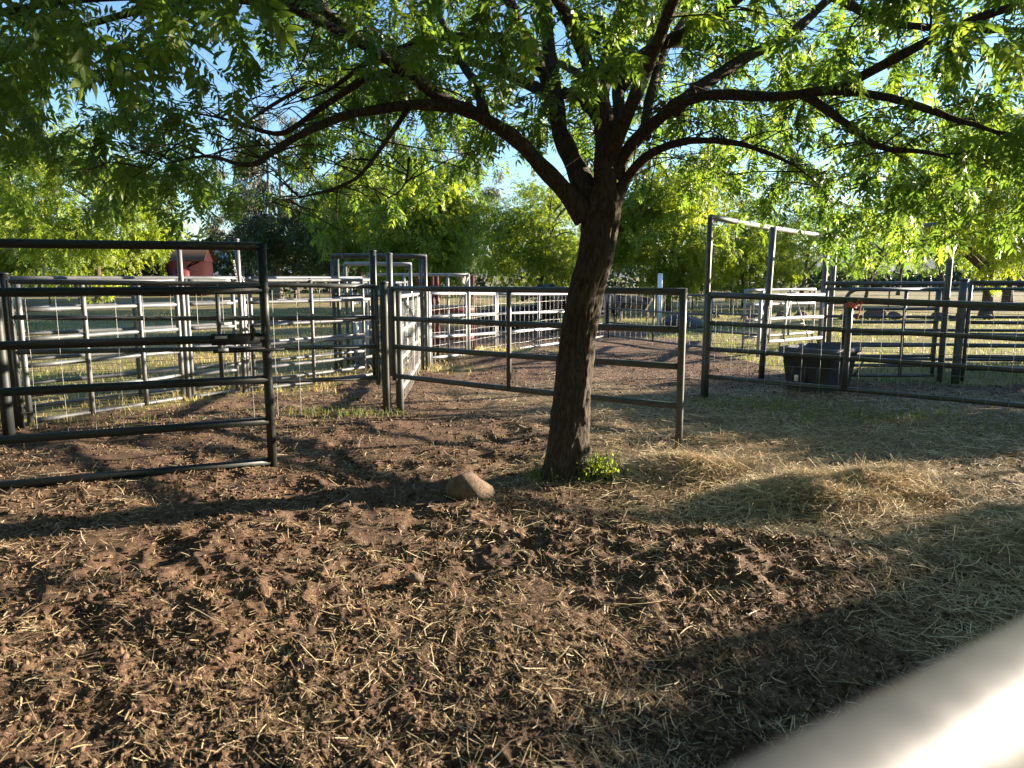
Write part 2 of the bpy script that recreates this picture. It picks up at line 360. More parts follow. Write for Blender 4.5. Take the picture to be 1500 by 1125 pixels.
def strands(x, y, z, length, width, tilt, tint, lift=0.003, curl=0.5, segs=3):
    n = len(x); a = rng.uniform(0, 2 * math.pi, n); c = rng.normal(0, curl, n) * np.exp(rng.normal(0, .7, n)); cv = rng.normal(0, 0.16, n)
    t = np.linspace(-0.5, 0.5, segs + 1)[None, :]
    ang = a[:, None] + c[:, None] * t * 2
    dx = np.cos(ang) * length[:, None] / segs; dy = np.sin(ang) * length[:, None] / segs
    px = x[:, None] + np.cumsum(dx, 1) - dx.sum(1, keepdims=True) / 2; py = y[:, None] + np.cumsum(dy, 1) - dy.sum(1, keepdims=True) / 2
    pz = z[:, None] + lift + tilt[:, None] * t * length[:, None] + length[:, None] * cv[:, None] * (0.25 - t * t) 
    pz = np.maximum(pz, z[:, None] - 0.01)
    nx = -np.sin(ang); ny = np.cos(ang); w = width[:, None] / 2 * np.array([0.6, 1, 1, 0.9, 0.4][:segs + 1])[None, :]
    A = np.stack([px + nx * w, py + ny * w, pz], -1); B = np.stack([px - nx * w, py - ny * w, pz + w * 0.8], -1)
    v = np.stack([A, B], 2).reshape(n, -1, 3); k = 2 * (segs + 1)
    f = np.array([[2 * i, 2 * i + 1, 2 * i + 3, 2 * i + 2] for i in range(segs)])
    f = (f[None] + (np.arange(n) * k)[:, None, None]).reshape(-1, 4)
    return v.reshape(-1, 3), f, np.repeat(tint, k)
def straw():
    x, y = in_view(120000, 1.45, 17, 0.75); hm = haymask(x, y); dm = dirtmask(x, y)
    clump = sstep(0.42, 0.72, vnoise(x * 1.4, y * 1.4, 111) * 0.6 + vnoise(x * 4.2, y * 4.2, 112) * 0.4)
    p = np.clip(0.05 + 0.30 * clump + hm * 0.95 + 0.28 * sstep(7, 9.5, y) * (0.3 + 0.7 * clump), 0, 1) * dm
    keep = rng.random(len(x)) < p; x, y, hm = x[keep], y[keep], hm[keep]; n = len(x); d = np.hypot(x, y)
    L = np.exp(rng.normal(math.log(0.075), 0.5, n)); L = np.clip(L * (1 + 0.5 * hm), 0.02, 0.30)
    w = rng.uniform(0.0014, 0.0034, n) * (1 + 0.07 * d)
    v, f, t = strands(x, y, ground_z(x, y) + rng.uniform(0, 0.02, n) * (0.3 + hm), L, w, rng.normal(0, 0.22, n), np.clip(rng.normal(0.55, 0.25, n), 0, 1), curl=0.35)
    me = mesh_np('straw_litter', v, f, M['straw'], True, {'tint': t})
    tag(link('straw_litter', me), 'dry straw stalks strewn over the brown pen floor', 'straw', kind='stuff'); print('straw', n)
straw()
def chaff():
    x, y = in_view(140000, 1.45, 15, 0.72); dm = dirtmask(x, y); cl = vnoise(x * 2.5, y * 2.5, 115) * .6 + vnoise(x * 8, y * 8, 116) * .4
    keep = rng.random(len(x)) < dm * np.clip(cl * 1.6 - .25, .1, 1); x, y = x[keep], y[keep]; n = len(x)
    v, f, t = strands(x, y, ground_z(x, y) + rng.uniform(0, .012, n), np.clip(np.exp(rng.normal(math.log(.026), .55, n)), .008, .09) * (1 + .05 * np.hypot(x, y)), rng.uniform(.0012, .0028, n) * (1 + .07 * np.hypot(x, y)), rng.normal(0, .5, n), np.clip(rng.normal(.24, .26, n), 0, 1), curl=.5, segs=1)
    tag(link('chaff', mesh_np('chaff', v, f, M['straw'], True, {'tint': t})), 'fine chopped chaff mixed into the brown pen soil', 'chaff', kind='stuff')
chaff()
def hay_pile(k, label):
    hx, hy, a, sx, sy = HAY[k]; n = 7000 if k < 3 else 3000
    x = rng.normal(hx, sx * 0.62, n); y = rng.normal(hy, sy * 0.7, n); L = np.clip(np.exp(rng.normal(math.log(0.12), 0.45, n)), 0.03, 0.32)
    v, f, t = strands(x, y, ground_z(x, y) + rng.uniform(-0.01, 0.05, n) * np.exp(-((x - hx) / sx) ** 2 - ((y - hy) / sy) ** 2) + 0.004, L, rng.uniform(0.0018, 0.0040, n),
                      rng.normal(0, 0.35, n), np.clip(rng.normal(0.74, 0.2, n), 0, 1), curl=0.6)
    v = v - np.array([hx, hy, 0])
    o = link('hay_pile', mesh_np('hay_pile', v, f, M['straw'], True, {'tint': t}), None, (hx, hy, 0)); tag(o, label, 'hay', 'loose hay piles on the pen floor')
hay_pile(0, 'small low heap of loose hay beside the open gate end and tree')
hay_pile(1, 'largest sunlit heap of loose golden hay on the pen floor')
hay_pile(2, 'pointed sunlit heap of loose hay on the side towards the water tub fence')

def blades(name, x, y, h, w, tint, label, cat, kind='stuff'):
    n = len(x); a = rng.uniform(0, 2 * math.pi, n); lean = rng.uniform(0.1, 0.9, n) * h; b = a + rng.normal(0, 0.5, n) + math.pi / 2
    z = ground_low(x, y) - 0.01
    P0 = np.stack([x - np.cos(b) * w / 2, y - np.sin(b) * w / 2, z], -1); P1 = np.stack([x + np.cos(b) * w / 2, y + np.sin(b) * w / 2, z], -1)
    mx = x + np.cos(a) * lean * 0.3; my = y + np.sin(a) * lean * 0.3; mz = z + h * 0.6
    P2 = np.stack([mx - np.cos(b) * w * .35, my - np.sin(b) * w * .35, mz], -1); P3 = np.stack([mx + np.cos(b) * w * .35, my + np.sin(b) * w * .35, mz], -1)
    P4 = np.stack([x + np.cos(a) * lean, y + np.sin(a) * lean, z + h * rng.uniform(0.75, 1, n)], -1)
    v = np.stack([P0, P1, P2, P3, P4], 1).reshape(-1, 3); o5 = (np.arange(n) * 5)[:, None]
    me = mesh_np(name, v, [o5 + np.array([[0, 1, 3, 2]]), o5 + np.array([[2, 3, 4]])], M['grass'], True, {'tint': np.repeat(tint, 5)})
    o = link(name, me); return tag(o, label, cat, kind=kind)
def grass():
    n = 60000; r = 7 * (34 / 7) ** rng.random(n); a = np.radians(rng.uniform(-42, 42, n)); x = r * np.sin(a); y = r * np.cos(a)
    g = 1 - dirtmask(x, y); g = g * np.clip(0.2 + 1.3 * vnoise(x * 0.8, y * 0.8, 121), 0, 1)
    keep = rng.random(n) < g; x, y, r = x[keep], y[keep], r[keep]; n = len(x)
    dry = 0.2 + sstep(0.3, 0.6, vnoise(x * 0.4 + 9, y * 0.4, 122)) * 0.6
    blades('field_grass', x, y, rng.uniform(0.04, 0.13, n) * (0.8 + 0.01 * r), rng.uniform(0.004, 0.008, n) * (0.6 + 0.11 * r), np.clip(rng.normal(0.35, 0.2, n) + dry * (x < 0), 0, 1),
           'short green and yellowing grass growing outside the dirt pens', 'grass')
    xs, ys, hs = [], [], []
    spots = [(-2.25, 7.75, .40, .18, 240, .10), (-1.75, 7.75, .22, .12, 120, .09), (-1.2, 7.75, .12, .1, 60, .08), (-2.8, 7.3, .2, .1, 50, .07), (2.9, 8.2, .7, .20, 700, .13), (4.0, 7.5, .8, .2, 700, .12), (5.2, 6.9, .6, .2, 300, .11), (0.18, 5.24, .05, .07, 60, .17), (-0.4, 6.6, .25, .12, 40, .05), (-4.2, 7.2, .5, .25, 150, .09), (-3.0, 9.0, .5, .2, 120, .08)]
    for cx, cy, sx, sy, k, h in spots:
        xs.append(rng.normal(cx, sx, k)); ys.append(rng.normal(cy, sy, k)); hs.append(rng.uniform(0.4, 1.2, k) * h)
    x, y, h = np.concatenate(xs), np.concatenate(ys), np.concatenate(hs)
    blades('grass_tufts', x, y, h, rng.uniform(0.005, 0.009, len(x)), np.clip(rng.normal(0.35, 0.2, len(x)), 0, 0.8), 'low grass tufts sprouting along the fence feet inside the pen', 'grass')
grass()
def weed():
    root = thing('weed_clump', 'bright green leafy weed clump at the foot of the tree trunk', 'weed', (0.63, 5.24, 0))
    k = 170; x = rng.normal(0.0, 0.065, k); y = rng.normal(0, 0.06, k); h = rng.uniform(0.05, 0.20, k) * np.exp(-((x / 0.16) ** 2))
    mb = MB()
    for i in range(60):
        mb.tube([(0.63 + x[i], 5.24 + y[i], -0.01), (0.63 + x[i] * 1.2, 5.24 + y[i] * 1.2, h[i] * .6), (0.63 + x[i] * 1.6, 5.24 + y[i] * 1.6, h[i])], [.0025, .002, .001], 4, False)
    mb.build('stems', M['grass'], root, True, 'stuff')
    n = 900; j = rng.integers(0, k, n); t = rng.uniform(0.2, 1.05, n); lv = np.array([[0, 0, 0], [.5, .35, .06], [1, 0, 0], [.5, -.35, .06]])
    loc = np.stack([x[j] * (1 + .6 * t) + rng.normal(0, .012, n), y[j] * (1 + .6 * t) + rng.normal(0, .012, n), h[j] * t], -1)
    Ms = rand_rot(n) * rng.uniform(0.014, 0.030, n)[:, None, None]
    link('leaves', scatter_mesh('leaves', lv, np.array([[0, 1, 2, 3]]), Ms, loc, np.clip(rng.normal(.55, .2, n), 0, .9), M['leaf_bright'], True), root)['kind'] = 'stuff'
    n = 40; gx = rng.normal(0.02, 0.07, n); gy = rng.normal(0, .05, n)
    mb = MB()
    for i in range(n):
        hh = random.uniform(.12, .26); a = random.uniform(0, 6.3)
        X, Y = 0.63 + gx[i], 5.24 + gy[i]
        mb.tube([(X, Y, -.01), (X + .02 * math.cos(a), Y + .02 * math.sin(a), hh * .6), (X + .06 * math.cos(a), Y + .06 * math.sin(a), hh)], [.004, .003, .0008], 3, False)
    mb.build('grass_blades', M['grass'], root, True, 'stuff')
weed()

def rock(name, loc, size, material, label, cat, seed, group=None, rz=0.0):
    v, f = ico(3); r = np.random.default_rng(seed); d = np.zeros(len(v))
    for k in range(26):
        a = r.normal(size=3); a /= np.linalg.norm(a); d += r.uniform(0.02, 0.09) * np.tanh(6 * (v @ a - r.uniform(-.4, .7)))
    v = v * (1 + 0.75 * d[:, None]); v = v + 0.03 * np.sin(v[:, [1, 2, 0]] * 9 + r.uniform(0, 6, 3)); v[:, 2] = np.where(v[:, 2] < -.35, -.35 + .1 * (v[:, 2] + .35), v[:, 2])
    o = link(name, mesh_np(name, v * np.array(size), f, material, True), None, loc); o.rotation_euler.z = rz; return tag(o, label, cat, group)
rock('boulder', (-0.27, 4.85, 0.03), (0.175, 0.16, 0.115), M['rock'], 'rounded tan boulder half sunk in the dirt beside the tree', 'boulder', 5, rz=0.5)
rock('stone', (-0.50, 3.42, -0.005), (0.06, 0.04, 0.035), M['rock'], 'small flat tan stone lying in the open brown soil', 'stone', 6)
rock('stone', (0.86, 3.28, -0.005), (0.045, 0.04, 0.035), M['rock'], 'small pale stone at the edge of the hay in the soil', 'stone', 9)

# ------------------------------------------------------------------ fences and gates
def lerp2(a, b, t): return (a[0] + (b[0] - a[0]) * t, a[1] + (b[1] - a[1]) * t)
def panel(name, label, cat, a, b, za, zb=None, r=0.024, m='galv', ups=(), up_r=0.022, ends=(True, True), foot=0.02, wire=None, group=None, top_r=None, wire_mat='wire', up_top=0.0, sag=0.006):
    """rails from a to b at heights za (zb at the far end), end uprights, further uprights at fractions ups, wire = (z0, z1, dv, dh)"""
    zb = zb or za; root = thing(name, label, cat, (a[0], a[1], 0), group); mm = M[m]
    for i, (z0, z1) in enumerate(zip(za, zb)):
        rr = top_r if (top_r and i == 0) else r
        pipe('rail', (*a, z0), (*b, z1), rr, mm, root, bend=sag)
    for on, q, z in ((ends[0], a, za), (ends[1], b, zb)):
        if on: pipe('upright', (*q, foot), (*q, z[0] + rsafe(r) + up_top), up_r * 1.12, mm, root, bend=0.004, k=4)
    for t in ups:
        q = lerp2(a, b, t); dx, dy = b[0] - a[0], b[1] - a[1]; L = math.hypot(dx, dy); q = (q[0] + dy / L * r * 0.6, q[1] - dx / L * r * 0.6)
        zt = za[0] + (zb[0] - za[0]) * t; zl = za[-1] + (zb[-1] - za[-1]) * t
        pipe('upright', (*q, zl - 0.01), (*q, zt + 0.004), up_r, mm, root, bend=0.004, k=4)
    if wire:
        z0, z1, dv, dh = wire; mb = MB(); dx, dy = b[0] - a[0], b[1] - a[1]; L = math.hypot(dx, dy); off = (dy / L * (r + .006), -dx / L * (r + .006))
        wr = 0.0024; nv = int(L / dv)
        for i in range(nv + 1):
            q = lerp2(a, b, min(1, (i + 0.5) * dv / L)); j = random.uniform(-.006, .006); x, y = q[0] + off[0], q[1] + off[1]
            mb.tube([(x + j, y + j, z0), (x - j, y, (z0 + z1) / 2), (x, y - j, z1)], wr, 4, False)
        nh = int((z1 - z0) / dh)
        for i in range(nh + 1):
            z = z0 + i * dh; pts = []
            for k in range(9):
                q = lerp2(a, b, k / 8); pts.append((q[0] + off[0], q[1] + off[1], z + random.uniform(-.010, .010)))
            mb.tube(pts, wr, 4, False)
        mb.build('wire_mesh', M[wire_mat], root, True, 'stuff')
    return root
def rsafe(r): return r * 0.6
def post(label, x, y, h, r, m='galv_dark', cap=True, lean=(0, 0), group=None, name='fence_post'):
    root = thing(name, label, 'post', (x, y, 0), group)
    pipe('shaft', (x, y, -0.05), (x + lean[0], y + lean[1], h), r, M[m], root, n=14, bend=0.003, k=5)
    if cap: MB().tube([(x + lean[0], y + lean[1], h - 0.004), (x + lean[0], y + lean[1], h + 0.012), (x + lean[0], y + lean[1], h + .022)], [r * 1.12, r * 1.1, r * .5], 14).build('cap', M[m], root, True)
    return root
def chain(root, p0, p1, sag, m='chain'):
    p0, p1 = Vector(p0), Vector(p1); n = max(4, int((p1 - p0).length / 0.032)); mb = MB()
    for i in range(n):
        t = (i + .5) / n; c = p0.lerp(p1, t) - Vector((0, 0, sag * 4 * t * (1 - t))); pts = []
        d = ((p1 - p0).normalized() - Vector((0, 0, sag * 4 * (1 - 2 * t)))).normalized(); sdv = d.cross(Vector((0.3, 0.8, 0.5) if i % 2 else (0.9, -0.2, 0.1))).normalized()
        for k in range(9):
            a = 2 * math.pi * k / 8; pts.append(c + d * math.cos(a) * 0.024 + sdv * math.sin(a) * 0.011)
        mb.tube(pts, 0.004, 5, False)
    mb.build('chain', M[m], root, True)

# the dark gate standing open in front
g = panel('corral_gate', 'near-black six-rail pipe gate swung open over the dirt, with slide latch', 'gate', (-1.885, 5.49), (-5.27, 4.13), [1.725, 1.40, 1.035, 0.715, 0.385, 0.06],
          r=0.031, m='gate_dark', up_r=0.031, ends=(True, True), foot=0.02, ups=(0.62,), sag=0.003)
mb = MB(); ang = math.atan2(5.49 - 4.13, -1.885 + 5.27)
def gp(t, z, off=0): return (-1.885 - 3.385 * t + off * math.sin(ang), 5.49 - 1.36 * t - off * math.cos(ang), z)
mb.box(gp(0.06, 1.035, .036), (0.34, 0.012, 0.085), ang); mb.box(gp(0.045, 0.955, .03), (0.30, 0.03, 0.03), ang); mb.build('latch_plate', M['gate_dark'], g); lp = g.children[-1] if g.children[-1].name.startswith('latch_plate') else [c_ for c_ in g.children if c_.name.startswith('latch_plate')][0]
mb = MB(); mb.tube([gp(0.105, 0.945, .03), gp(-0.035, 0.945, .03)], 0.013, 10); mb.build('latch_bolt', M['gate_dark'], lp, True)
mb = MB(); mb.tube([gp(0.030, 1.02, .045), gp(0.024, 1.10, .05), gp(0.030, 1.135, .05)], [.012, .016, .012], 8); mb.tube([gp(0.005, 1.05, .045), gp(0.004, 1.125, .05)], [.012, .016], 8); mb.build('latch_handle', M['gate_dark'], lp, True)
mb = MB(); mb.box(gp(0.088, 1.052, .0445), (0.085, 0.004, 0.022), ang); mb.box(gp(0.085, 0.958, .0475), (0.07, 0.004, 0.022), ang); mb.build('worn_tape', M['sheet'], lp)

# grey gate behind the tree
g = panel('farm_gate', 'grey-green four-rail pipe gate standing open behind the tree trunk', 'gate', (-1.30, 7.88), (1.395, 5.86), [1.37, 1.045, 0.735, 0.41], [1.38, 1.07, 0.765, 0.435], r=0.028, m='gate_grey', up_r=0.024, ups=(0.475,), ends=(False, False), sag=0.004)
pipe('upright', (1.395, 5.86, -0.01), (1.39, 5.86, 1.405), 0.031, M['gate_grey'], g, bend=0.006, k=5)
pipe('upright', (-1.30, 7.88, 0.36), (-1.30, 7.88, 1.39), 0.028, M['gate_grey'], g, bend=0.003, k=4)
post('weathered square-topped hinge post of the grey-green gate', -1.41, 7.96, 1.43, 0.047, 'gate_grey')
post('slimmer pale-edged post beside the hinge post of the grey-green gate', -1.27, 8.02, 1.40, 0.042, 'galv_dark')

# wire panel to the left of the hinge post
panel('wire_fence', 'dark-railed wire mesh panel between the hinge post and the tall corner post', 'fence', (-4.58, 6.58), (-1.50, 7.95), [1.455, 1.13, 0.81, 0.46], [1.39, 1.05, 0.73, 0.38], r=0.024, m='galv_dark', ups=(0.52,), up_r=0.022, wire=(0.03, 1.36, 0.24, 0.215), foot=0.3)
post('tall dark corner post at the end of the wire mesh panel', -4.66, 6.5, 2.05, 0.05, 'gate_dark')
post('short dark post just behind the tall corner post', -4.86, 6.93, 1.52, 0.045, 'gate_dark')

# sunlit six-rail panels behind it
Z6 = [1.45, 1.17, 0.88, 0.615, 0.32, 0.05]
Pn = [(-4.86, 7.1), (-3.95, 8.60), (-3.46, 9.12), (-2.06, 10.70)]
gl = 'sunlit six-rail corral panels'
panel('corral_fence', 'sunlit six-rail pipe panel from the corner post to the double tall gate posts', 'fence', Pn[0], lerp2(Pn[0], Pn[1], .97), Z6, ups=(0.36, 0.72), r=0.024, up_r=0.026, group=gl)
panel('corral_fence', 'short six-rail walk-through gate between the two tall chained posts', 'gate', lerp2(Pn[1], Pn[2], .10), lerp2(Pn[1], Pn[2], .90), Z6, r=0.024, up_r=0.024, group=gl)
panel('corral_fence', 'sunlit six-rail pipe panel running from the chained post to the chute frame', 'fence', lerp2(Pn[2], Pn[3], .03), Pn[3], Z6, ups=(0.48,), r=0.024, up_r=0.026, group=gl)
for lab, q, ch in (('tall galvanised gate post with a wrapped chain', (-3.44, 9.12), True), ('tall galvanised gate post in front of the small red barn', (-3.93, 8.60), False)):
    t_ = post(lab, q[0], q[1], 1.95, 0.030, 'galv', name='gate_post')
    if ch:
        chain(t_, (q[0] - .035, q[1] - .03, 1.72), (q[0] + .05, q[1] + .03, 1.45), 0.05); chain(t_, (q[0] - .03, q[1] - .05, 1.7), (q[0] + .0, q[1] - .05, 1.40), 0.02)
        chain(t_, (q[0] - .05, q[1] - .05, .58), (q[0] + .08, q[1] + .0, .52), 0.10)
panel('corral_fence', 'rear six-rail pipe panel along the grass, parallel to the sunlit fence', 'fence', (-5.55, 7.70), (-3.62, 9.75), [1.48, 1.17, 0.88, 0.60, 0.33, 0.07], ups=(0.5,), r=0.023, up_r=0.024, group='rear corral panels', m='galv')
panel('corral_fence', 'rear six-rail pipe panel ending behind the chute frame', 'fence', (-3.56, 9.80), (-2.35, 11.35), [1.48, 1.17, 0.88, 0.60, 0.33, 0.07], ups=(0.5,), r=0.023, up_r=0.024, group='rear corral panels', m='galv')

# cattle chute in the middle
post('stout dark post with a round cap in front of the chute frame', -2.02, 10.55, 1.86, 0.05, 'gate_dark')
post('flat-topped dark post beside the capped post of the chute', -1.78, 10.55, 1.82, 0.045, 'galv_dark')
f1 = thing('chute_frame', 'tall dark pipe arch with doubled legs over the cattle chute', 'frame', (-2.1, 11.4, 0))
pipe('header', (-2.84, 11.4, 1.82), (-1.34, 11.4, 1.81), 0.036, M['gate_grey'], f1, bend=.002)
for x in (-2.82, -2.74, -1.43, -1.36): pipe('leg', (x, 11.4, -.02), (x, 11.4, 1.80 if x not in (-1.36,) else 1.84), 0.028, M['galv_dark'], f1, bend=.003, k=4)
for z in (1.2, 0.55, .2): pipe('crossbar', (-2.82, 11.43, z), (-1.4, 11.43, z), 0.02, M['galv_dark'], f1)
f2 = thing('chute_frame', 'smaller sunlit pipe arch standing just inside the dark chute arch', 'frame', (-2.2, 12.2, 0))
pipe('header', (-2.82, 12.2, 1.71), (-1.69, 12.2, 1.70), 0.034, M['galv_pale'], f2, bend=.002)
for x in (-2.80, -1.71): pipe('leg', (x, 12.2, -.02), (x, 12.2, 1.70), 0.030, M['galv'], f2, bend=.003, k=4)
ch = thing('squeeze_chute', 'cattle squeeze chute with pale sheet-metal sides between pipe arches', 'chute', (-2.3, 11.9, 0))
for nm, c, s in (('side_sheet', (-1.93, 12.6, 0.36), (0.02, 1.3, 0.62)), ('side_sheet', (-2.66, 12.6, 0.36), (0.02, 1.3, 0.62))): MB().box(c, s).build(nm, M['sheet'], ch)
for x in (-2.62, -2.52, -2.42): MB().box((x, 11.95, .38), (.07, .03, .74)).build('slat', M['sheet'], ch)
for x in (-1.98, -1.88, -1.78): MB().box((x, 11.92, .36), (.085, .02, .64)).build('slat', M['sheet'], ch)
for x in (-1.93, -2.66):
    for z in (0.72, 1.05, 1.40): pipe('side_rail', (x, 11.95, z), (x, 13.25, z), 0.022, M['galv'], ch, k=4)
    pipe('upright', (x, 11.95, 0), (x, 11.95, 1.42), .026, M['galv'], ch, k=4); pipe('upright', (x, 13.25, 0), (x, 13.25, 1.42), .026, M['galv'], ch, k=4)
MB().box((-2.3, 12.4, .03), (.7, 1.8, .05)).build('floor_plate', M['galv_dark'], ch)
MB().tube([(-2.56, 11.9, 1.12), (-2.48, 11.88, 1.17), (-2.2, 11.88, 1.17)], .018, 8).build('head_bar', M['galv_dark'], ch, True)
cg = panel('palpation_cage', 'sunlit pipe cage panel behind the chute with maroon end posts', 'fence', (-2.52, 12.75), (-0.78, 12.95), [1.53, 1.22, 0.97, 0.72, 0.45, 0.2], r=0.027, m='galv_pale', ups=(0.35, 0.79), up_r=0.024)
for x, y in ((-1.44, 13.1), (-1.36, 13.12), (-0.80, 13.2), (-0.72, 13.2), (-1.7, 13.1)): MB().box((x, y, .76), (.06, .05, 1.52)).build('maroon_post', M['maroon'], cg)
for z in (.4, .9): MB().box((-1.2, 13.16, z), (1.0, .03, .10)).build('maroon_board', M['maroon'], cg)
pipe('brace', (-0.86, 12.9, 1.3), (-0.78, 12.93, 1.5), .012, M['galv_pale'], cg, k=3); pipe('brace', (-0.98, 12.9, .93), (-.88, 12.9, 1.18), .012, M['galv_pale'], cg, k=3)

# receding wire panels of the pen
W4 = [1.22, 0.84, 0.50, 0.15]
panel('wire_fence', 'short wire mesh panel receding from the gate hinge post to the chute corner', 'fence', (-1.33, 8.25), (-1.50, 11.55), [1.27, .86, .50, .15], W4, m='galv_pale', ups=(0.6, 0.85), wire=(0.02, 1.18, 0.15, 0.2), wire_mat='wire', r=.026)
post('pale galvanised corner post where two wire mesh panels meet', -1.49, 11.72, 1.25, 0.035, 'galv_pale')
post('slim pale post doubled against the wire panel corner post', -1.38, 11.9, 1.24, 0.028, 'galv_pale')
gw = 'pale wire mesh panels along the cattle pen'
panel('wire_fence', 'pale four-rail wire mesh panel next to the chute and maroon posts', 'fence', (-1.36, 11.95), (-0.33, 13.85), W4, [1.17, .79, .42, .06], m='galv_pale', ups=(0.5,), wire=(-0.04, 1.14, 0.15, 0.2), wire_mat='wire', r=.027, group=gw)
panel('wire_fence', 'pale four-rail wire mesh panel in front of the cattle by the trunk', 'fence', (-0.29, 13.92), (2.25, 17.45), [1.17, .79, .42, .06], [1.10, .67, .36, .06], m='galv_pale', ups=(0.33, 0.66), wire=(-0.02, 1.12, 0.16, 0.2), wire_mat='wire', r=.028, group=gw)
panel('wire_fence', 'dark thin-railed wire panel beyond the open gate end', 'fence', (2.35, 17.45), (3.95, 14.45), [1.12, .74, .40, .08], r=.022, m='galv_dark', ups=(.5,), wire=(.02, 1.1, .2, .22), group='dark wire panels at the pen back')
panel('wire_fence', 'dark thin-railed wire panel closing the pen by the tall alley frame', 'fence', (3.98, 14.38), (4.60, 13.3), [1.14, .78, .42, .08], r=.022, m='galv_dark', wire=(.02, 1.1, .2, .22), group='dark wire panels at the pen back')

# tall alley frame and the fence on the right
fr = thing('alley_frame', 'tall pipe frame with a pale header spanning the alley by the water tub', 'frame', (3.66, 10.37, 0))
for p0, p1, r in (((2.42, 8.95, 0), (2.40, 8.87, 2.21), .034), ((3.64, 10.37, 0), (3.72, 10.42, 2.20), .045), ((6.60, 15.35, 0), (6.62, 15.35, 2.30), .055), ((6.84, 15.45, 0), (6.86, 15.5, 2.55), .055)): pipe('post', p0, p1, r, M['galv_dark'], fr, n=14, bend=.004, k=5)
pipe('header', (2.40, 8.87, 2.21), (6.9, 15.5, 2.32), .036, M['galv_pale'], fr, bend=.003)
pipe('header', (6.84, 15.5, 2.52), (6.16, 10.2, 2.22), .034, M['gate_grey'], fr, bend=.003)
pipe('post', (6.16, 10.22, 0), (6.14, 10.2, 2.23), .042, M['galv_dark'], fr, n=14, bend=.003, k=5)
pipe('low_rail', (3.68, 10.5, .36), (4.3, 11.0, .40), .03, M['galv_dark'], fr)
panel('wire_fence', 'long four-rail wire mesh fence running past the black water tub', 'fence', (2.40, 8.78), (7.9, 5.55), [1.28, .94, .62, .28], [1.16, .82, .49, .12], r=.027, top_r=.036, m='gate_grey', ups=(0.245, 0.75), up_r=.034, wire=(0.03, 1.16, 0.20, 0.22), foot=0.0)
tw = thing('baling_twine', 'faded orange baling twine knotted round the fence upright beside the tub', 'twine', (3.75, 7.95, 1.1))
mb = MB()
for k in range(3):
    pts = [(3.755 + .052 * math.cos(a), 7.975 + .052 * math.sin(a), 1.165 + k * .02 + .008 * math.sin(2 * a)) for a in np.linspace(0, 6.28, 14)]; mb.tube(pts, .007, 5, False)
mb.tube([(3.78, 7.92, 1.18), (3.83, 7.91, 1.22), (3.82, 7.90, 1.12), (3.80, 7.9, 1.05)], .007, 5, False); mb.tube([(3.78, 7.92, 1.18), (3.80, 7.9, 1.26), (3.85, 7.9, 1.2)], .007, 5, False)
mb.build('knot', M['twine'], tw, True)
# rear bull-gate and panels
rg = thing('bull_gate', 'round-cornered seven-rail pipe gate behind the wire fence and tub', 'gate', (4.72, 10.2, 0))
cpts = [(4.72, 10.2, .10)] + [(4.72, 10.2, 1.15)] + [(4.72 + .17 * (1 - math.cos(a)), 10.2, 1.15 + .17 * math.sin(a)) for a in np.linspace(.2, 1.57, 6)] + [(6.0, 10.18, 1.32)]
MB().tube(cpts, .027, 12).build('outer_frame', M['galv_dark'], rg, True)
for z in (1.05, .86, .69, .53, .38, .24, .10): pipe('rail', (4.72, 10.2, z), (6.02, 10.18, z), .023, M['galv_dark'], rg, bend=.01)
pipe('upright', (6.02, 10.18, .08), (6.02, 10.18, 1.33), .027, M['galv_dark'], rg, k=4); pipe('upright', (5.55, 10.17, .10), (5.55, 10.17, 1.32), .022, M['galv_dark'], rg, k=4)
pipe('brace', (4.9, 10.17, .1), (5.0, 10.15, .3), .014, M['galv_dark'], rg, k=3)
post('thick dark post at the latch end of the round-cornered gate', 6.32, 10.12, 1.45, .055, 'galv_dark')
panel('corral_fence', 'seven-rail pipe panel continuing beyond the round-cornered gate', 'fence', (6.42, 10.12), (10.4, 9.7), [1.42, 1.05, .86, .69, .53, .38, .2], r=.026, m='galv_dark', ups=(.35, .7), sag=.004)
panel('rail_fence', 'single high pipe rail running above the round-cornered gate', 'fence', (4.62, 10.75), (10.4, 10.35), [1.40], r=.03, m='galv_dark', ends=(False, True), ups=())
panel('corral_fence', 'dark six-rail pipe panel standing behind the round-cornered gate', 'fence', (5.1, 11.7), (10.8, 11.3), [1.30, 1.08, .86, .64, .42, .18], r=.024, m='galv_dark', ups=(.3, .6), sag=.004)
# pale stock pen panels behind the tub
wp = 'pale sunlit panels behind the water tub'
panel('corral_fence', 'whitish sunlit three-rail panel between the tall frame posts', 'fence', (4.55, 13.2), (6.58, 15.2), [1.16, .72, .30], [1.12, .66, .22], r=.036, m='galv_pale', ups=(.12, .35), up_r=.03, group=wp)
panel('corral_fence', 'whitish panel angled back from the pen corner towards the far field', 'fence', (4.62, 13.35), (6.1, 17.2), [1.20, .80, .42], r=.034, m='galv_pale', ups=(.5,), up_r=.026, group=wp, wire=(.1, 1.1, .25, .25))
panel('corral_fence', 'whitish four-rail panel standing farthest back among the pale panels', 'fence', (4.75, 14.7), (6.75, 16.1), [1.22, .92, .60, .26], r=.03, m='galv_pale', ups=(.3, .62), up_r=.024, group=wp)
st = thing('folding_stand', 'pale A-shaped pipe stand among the whitish panels', 'stand', (6.0, 15.4, 0))
for p0, p1 in (((5.75, 15.4, 0), (6.0, 15.5, 1.15)), ((6.45, 15.4, 0), (6.05, 15.5, 1.15))): pipe('leg', p0, p1, .016, M['galv_pale'], st, k=3)
pipe('crossbar', (5.85, 15.42, .5), (6.28, 15.42, .5), .012, M['galv_pale'], st, k=3); pipe('top_bar', (5.9, 15.5, 1.15), (6.15, 15.5, 1.15), .018, M['galv_pale'], st, k=3)

